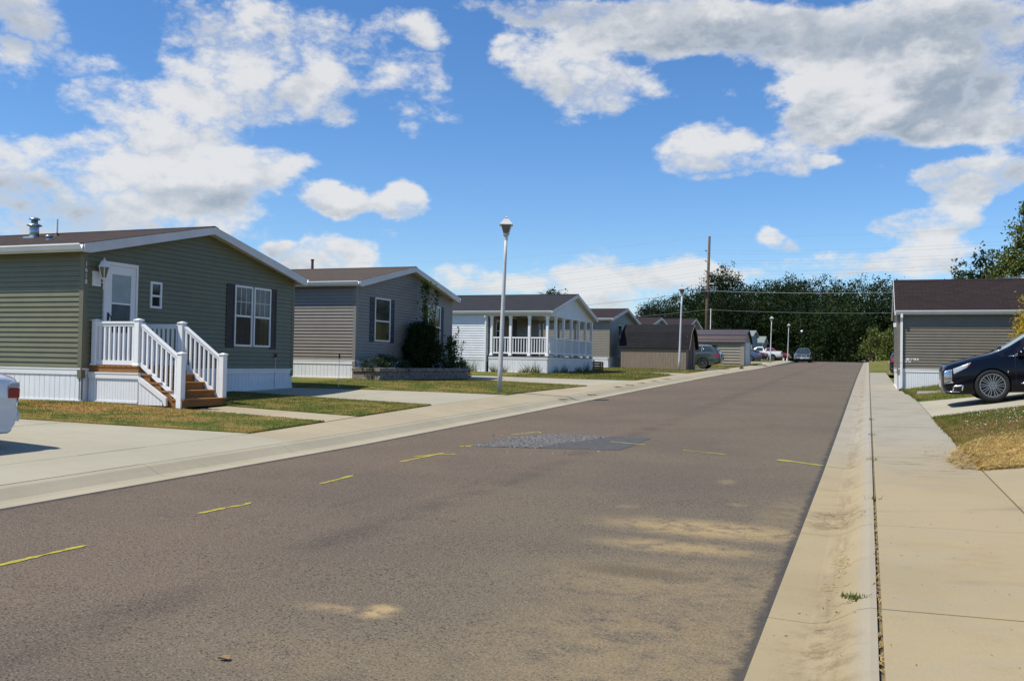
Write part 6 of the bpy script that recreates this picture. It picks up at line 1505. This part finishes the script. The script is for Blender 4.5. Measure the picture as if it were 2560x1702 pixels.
# ------------------------------------------------------------------ marks and repairs on the road
def paint(path, w, dz=.004, zf=None):
    """a sprayed line with a ragged outline"""
    P = []; zf = zf or (lambda x, y: rz(y)+.02*math.sin(PI*max(0, min(1, (x-road_left(y))/(-.53-road_left(y)))))-.006)
    V = []; n = 0
    for (x0, y0), (x1, y1) in zip(path, path[1:]):
        L_ = math.hypot(x1-x0, y1-y0); m = max(2, int(L_/.05)); nx_, ny_ = -(y1-y0)/L_, (x1-x0)/L_
        for i in range(m+1):
            t_ = i/m; ww = w*1.35*(.6+.8*random.random())*(.35 if i in (0, m) else 1); x = x0+(x1-x0)*t_; y = y0+(y1-y0)*t_
            for s in (-1, 1): X = x+nx_*ww*s*.5; Y = y+ny_*ww*s*.5; V.append((X, Y, zf(X, Y)+dz))
    F = [(2*i, 2*i+1, 2*i+3, 2*i+2) for i in range(len(V)//2-1)]
    return obj('paint_mark', MB().add(V, F), 'yellow', road, fix=False)
for p_, w in (([(-5.53,4.6),(-5.52,5.10),(-5.50,5.46)], .040), ([(-5.65,6.89),(-5.63,7.25),(-5.57,7.45),(-5.60,7.60)], .042), ([(-5.69,8.95),(-5.70,9.4),(-5.73,9.73)], .042), ([(-5.86,11.18),(-5.83,11.75),(-5.80,12.42)], .045), ([(-5.98,11.8),(-5.80,12.25),(-5.55,12.35)], .05), ([(-5.9,15.4),(-5.75,15.75),(-5.66,16.15),(-5.50,15.95)], .05),
              ([(-3.98,15.02),(-3.33,14.80)], .035), ([(-2.66,14.33),(-1.96,14.07)], .035), ([(-1.20,13.80),(-.98,13.68)], .13), ([(-1.0,13.70),(-.56,13.42)], .05), ([(-5.95,13.3),(-5.75,13.55)], .06)): paint(p_, w)
def zcurb(x, y): return rz(y)+float(np.interp(x, [-.53,-.30,-.20,-.12,-.05,.02,.055], [-.004,-.012,.004,.045,.090,.108,.108]))*(g(.05, y)-rz(y))/.108
o = paint([(-.52,13.38),(-.33,13.33),(-.14,13.27)], .04, .004, zcurb)
def zroad(x, y): return rz(y)+.02*math.sin(PI*(x-road_left(y))/(-.53-road_left(y)))-.006
# asphalt patch with crushed stone heaped on it
PP = [(-5.66,15.6),(-3.47,16.0),(-3.52,13.86),(-5.90,13.40)]
V = []; n = 8
for i in range(n+1):
    for j in range(n+1):
        u, v = i/n, j/n; x = (1-u)*((1-v)*PP[3][0]+v*PP[0][0])+u*((1-v)*PP[2][0]+v*PP[1][0]); y = (1-u)*((1-v)*PP[3][1]+v*PP[0][1])+u*((1-v)*PP[2][1]+v*PP[1][1])
        if i in (0, n): x += random.uniform(-.03, .03)
        if j in (0, n): y += random.uniform(-.03, .03)
        V.append((x, y, zroad(x, y)+.003))
obj('asphalt_patch', MB().add(V, [(i*(n+1)+j, (i+1)*(n+1)+j, (i+1)*(n+1)+j+1, i*(n+1)+j+1) for i in range(n) for j in range(n)]), 'patch', road, fix=False)
x, y = scatter([(-5.82,13.45),(-5.62,15.55),(-4.15,15.85),(-4.55,14.6),(-4.75,13.62)], 3000); k = rng.random(len(x)) < np.clip((-4.15-x)/.5+.25, .10, 1); x, y = x[k], y[k]
x3 = rng.uniform(-6.2, -3.6, 120); y3 = rng.uniform(12.7, 16.3, 120); x = np.concatenate([x, x3]); y = np.concatenate([y, y3])
c8 = np.array([(-1,-1,-.6),(1,-1,-.6),(1,1,-.6),(-1,1,-.6),(0,0,.9)]); V = []; n = len(x)
R_s = rng.uniform(.005, .015, n)*np.where(rng.random(n) < .05, 1.7, 1); rot = rng.uniform(0, PI, n); zz = np.array([zroad(a, b_) for a, b_ in zip(x, y)])+.008+np.where((x < -4.6) & (np.arange(n) < n-120), rng.uniform(0, .006, n), 0)
j5 = c8[None]+rng.normal(0, .35, (n, 5, 3)); X_ = j5[:, :, 0]*np.cos(rot)[:, None]-j5[:, :, 1]*np.sin(rot)[:, None]; Y_ = j5[:, :, 0]*np.sin(rot)[:, None]+j5[:, :, 1]*np.cos(rot)[:, None]
V = np.stack([x[:, None]+X_*R_s[:, None], y[:, None]+Y_*R_s[:, None], zz[:, None]+j5[:, :, 2]*R_s[:, None]], 2).reshape(-1, 3); ii = np.arange(n)[:, None]*5
F = np.concatenate([ii+np.array([f]) for f in ((0,1,4),(1,2,4),(2,3,4),(3,0,4))])
tag(raw_mesh('crushed_stone', V, F, 'gravel'), 'grey crushed stone spread over the asphalt patch in the road', 'gravel', kind='stuff')

# ------------------------------------------------------------------ small things
dlf = tag(obj('dead_leaf', MB().add([(-.05,-.02,.012),(-.02,.03,.03),(0,0,.006),(.03,.035,.035),(.055,-.01,.014),(.01,-.035,.028),(-.03,-.035,.03)], [(0,2,1),(1,2,3),(2,4,3),(2,5,4),(0,6,2),(6,5,2)]), 'brownleaf', fix=False), 'curled brown leaf lying on the asphalt near the camera', 'leaf'); dlf.scale = (.6, .6, .6); dlf.location = (-2.88, 3.73, zroad(-2.88, 3.73)+.002)
cl = MB()
for k in range(7): cl.lathe([(0,-.05),(.05,-.02),(.06,.02),(.03,.06),(0,.07)], (random.uniform(-.13,.13), random.uniform(-.10,.10), random.uniform(.04,.12)), 6)
o = tag(obj('dark_clod', cl, 'black'), 'small dark clod lying on the left pavement edge before the garage', 'clod'); o.location = (-8.0, 64.5, g(-8.0, 64.5))
ms = thing('marker_stake', 'thin white stake with blue tip on the lawn of the grey home', 'stake', (-13.6, 22.25, g(-13.6, 22.25)))
obj('rod', MB().tube([(0,0,-.05),(.0,.01,.84)], .008, 6), 'white', ms); obj('tip', MB().tube([(0,.01,.80),(0,.01,.94)], .024, 8), 'blue', ms)
for (x, y, lb) in ((-10.35, 126.5, 'left small white marker on the grass below the red pickup'), (-9.92, 126.5, 'right small white marker between the red pickup and the street')):
    m_ = thing('grass_marker', lb, 'marker', (x, y, g(x, y)), group='white markers on the grass'); obj('marker_post', MB().lathe([(.09,0),(.09,.28),(.05,.33),(0,.34)], (0,0,0), 8), 'white', m_); obj('base', MB().lathe([(.13,0),(.13,.05),(.0,.06)], (0,0,0), 8), 'white', m_)
ss = thing('stop_sign', 'red stop sign with blue street name plates at the far end of the verge', 'sign', (.34, 168, -.1))
obj('post', MB().tube([(0,.03,0),(0,.03,2.75)], .03, 6), 'metal', ss)
oc = obj('sign_face', MB().lathe([(.38,-.012),(.38,.012)], (0,0,1.86), 8, axis='y', rot=PI/8), 'signred', ss)
bd_ = MB(); bd_.lathe([(.38,-.002),(.38,-.016),(.352,-.016),(.352,-.002)], (0,-.0145,1.86), 8, axis='y', rot=PI/8, cap=False); obj('sign_border', bd_, 'signwhite', oc)
me = text_mesh('STOP', .30); me.materials.clear(); me.materials.append(M['signwhite'])
for v in me.vertices: xx, yy_, zz_ = v.co; v.co = (xx*.82, -.018-zz_, 1.76+yy_)
link('sign_text', me, oc)
obj('name_plate', MB().box(-.38,.38,-.01,.01,2.44,2.66), 'signblue', ss); obj('name_plate', MB().box(-.01,.01,-.38,.38,2.67,2.89), 'signblue', ss); obj('finial', MB().lathe([(.05,2.89),(.06,2.98),(.03,3.1),(0,3.12)], (0,0,0), 8), 'signwhite', ss)
# pale road climbing away beyond the crossing
V = []
for y in (200, 206, 212, 218, 224, 230, 236): V += [(-1.5, y, rz(y)+.04), (6.5, y, rz(y)+.04)]
structure(obj('far_road', MB().add(V, [(2*i, 2*i+1, 2*i+3, 2*i+2) for i in range(6)]), 'drive', fix=False))
# twigs and pebbles on the pavement
b = MB()
for i in range(220):
    x = random.uniform(-.5, 2.2); y = random.uniform(4.5, 17)
    if .045 < x < .1: continue
    z = zcurb(x, y) if x < .05 else g(x, y); r = random.uniform(.002, .0065); a = random.uniform(0, PI); l = r*random.uniform(1, 3)
    b.add([(x-l*math.cos(a), y-l*math.sin(a), z+.004), (x+r*math.sin(a), y-r*math.cos(a), z+.005), (x+l*math.cos(a), y+l*math.sin(a), z+.004), (x-r*math.sin(a), y+r*math.cos(a), z+.005), (x, y, z+r)], [(0,1,4),(1,2,4),(2,3,4),(3,0,4)])
o = stuff(obj('pavement_grit', b, 'brownleaf', fix=False)); tag(o, 'bits of soil and twig scattered over the right pavement', 'grit', kind='stuff')
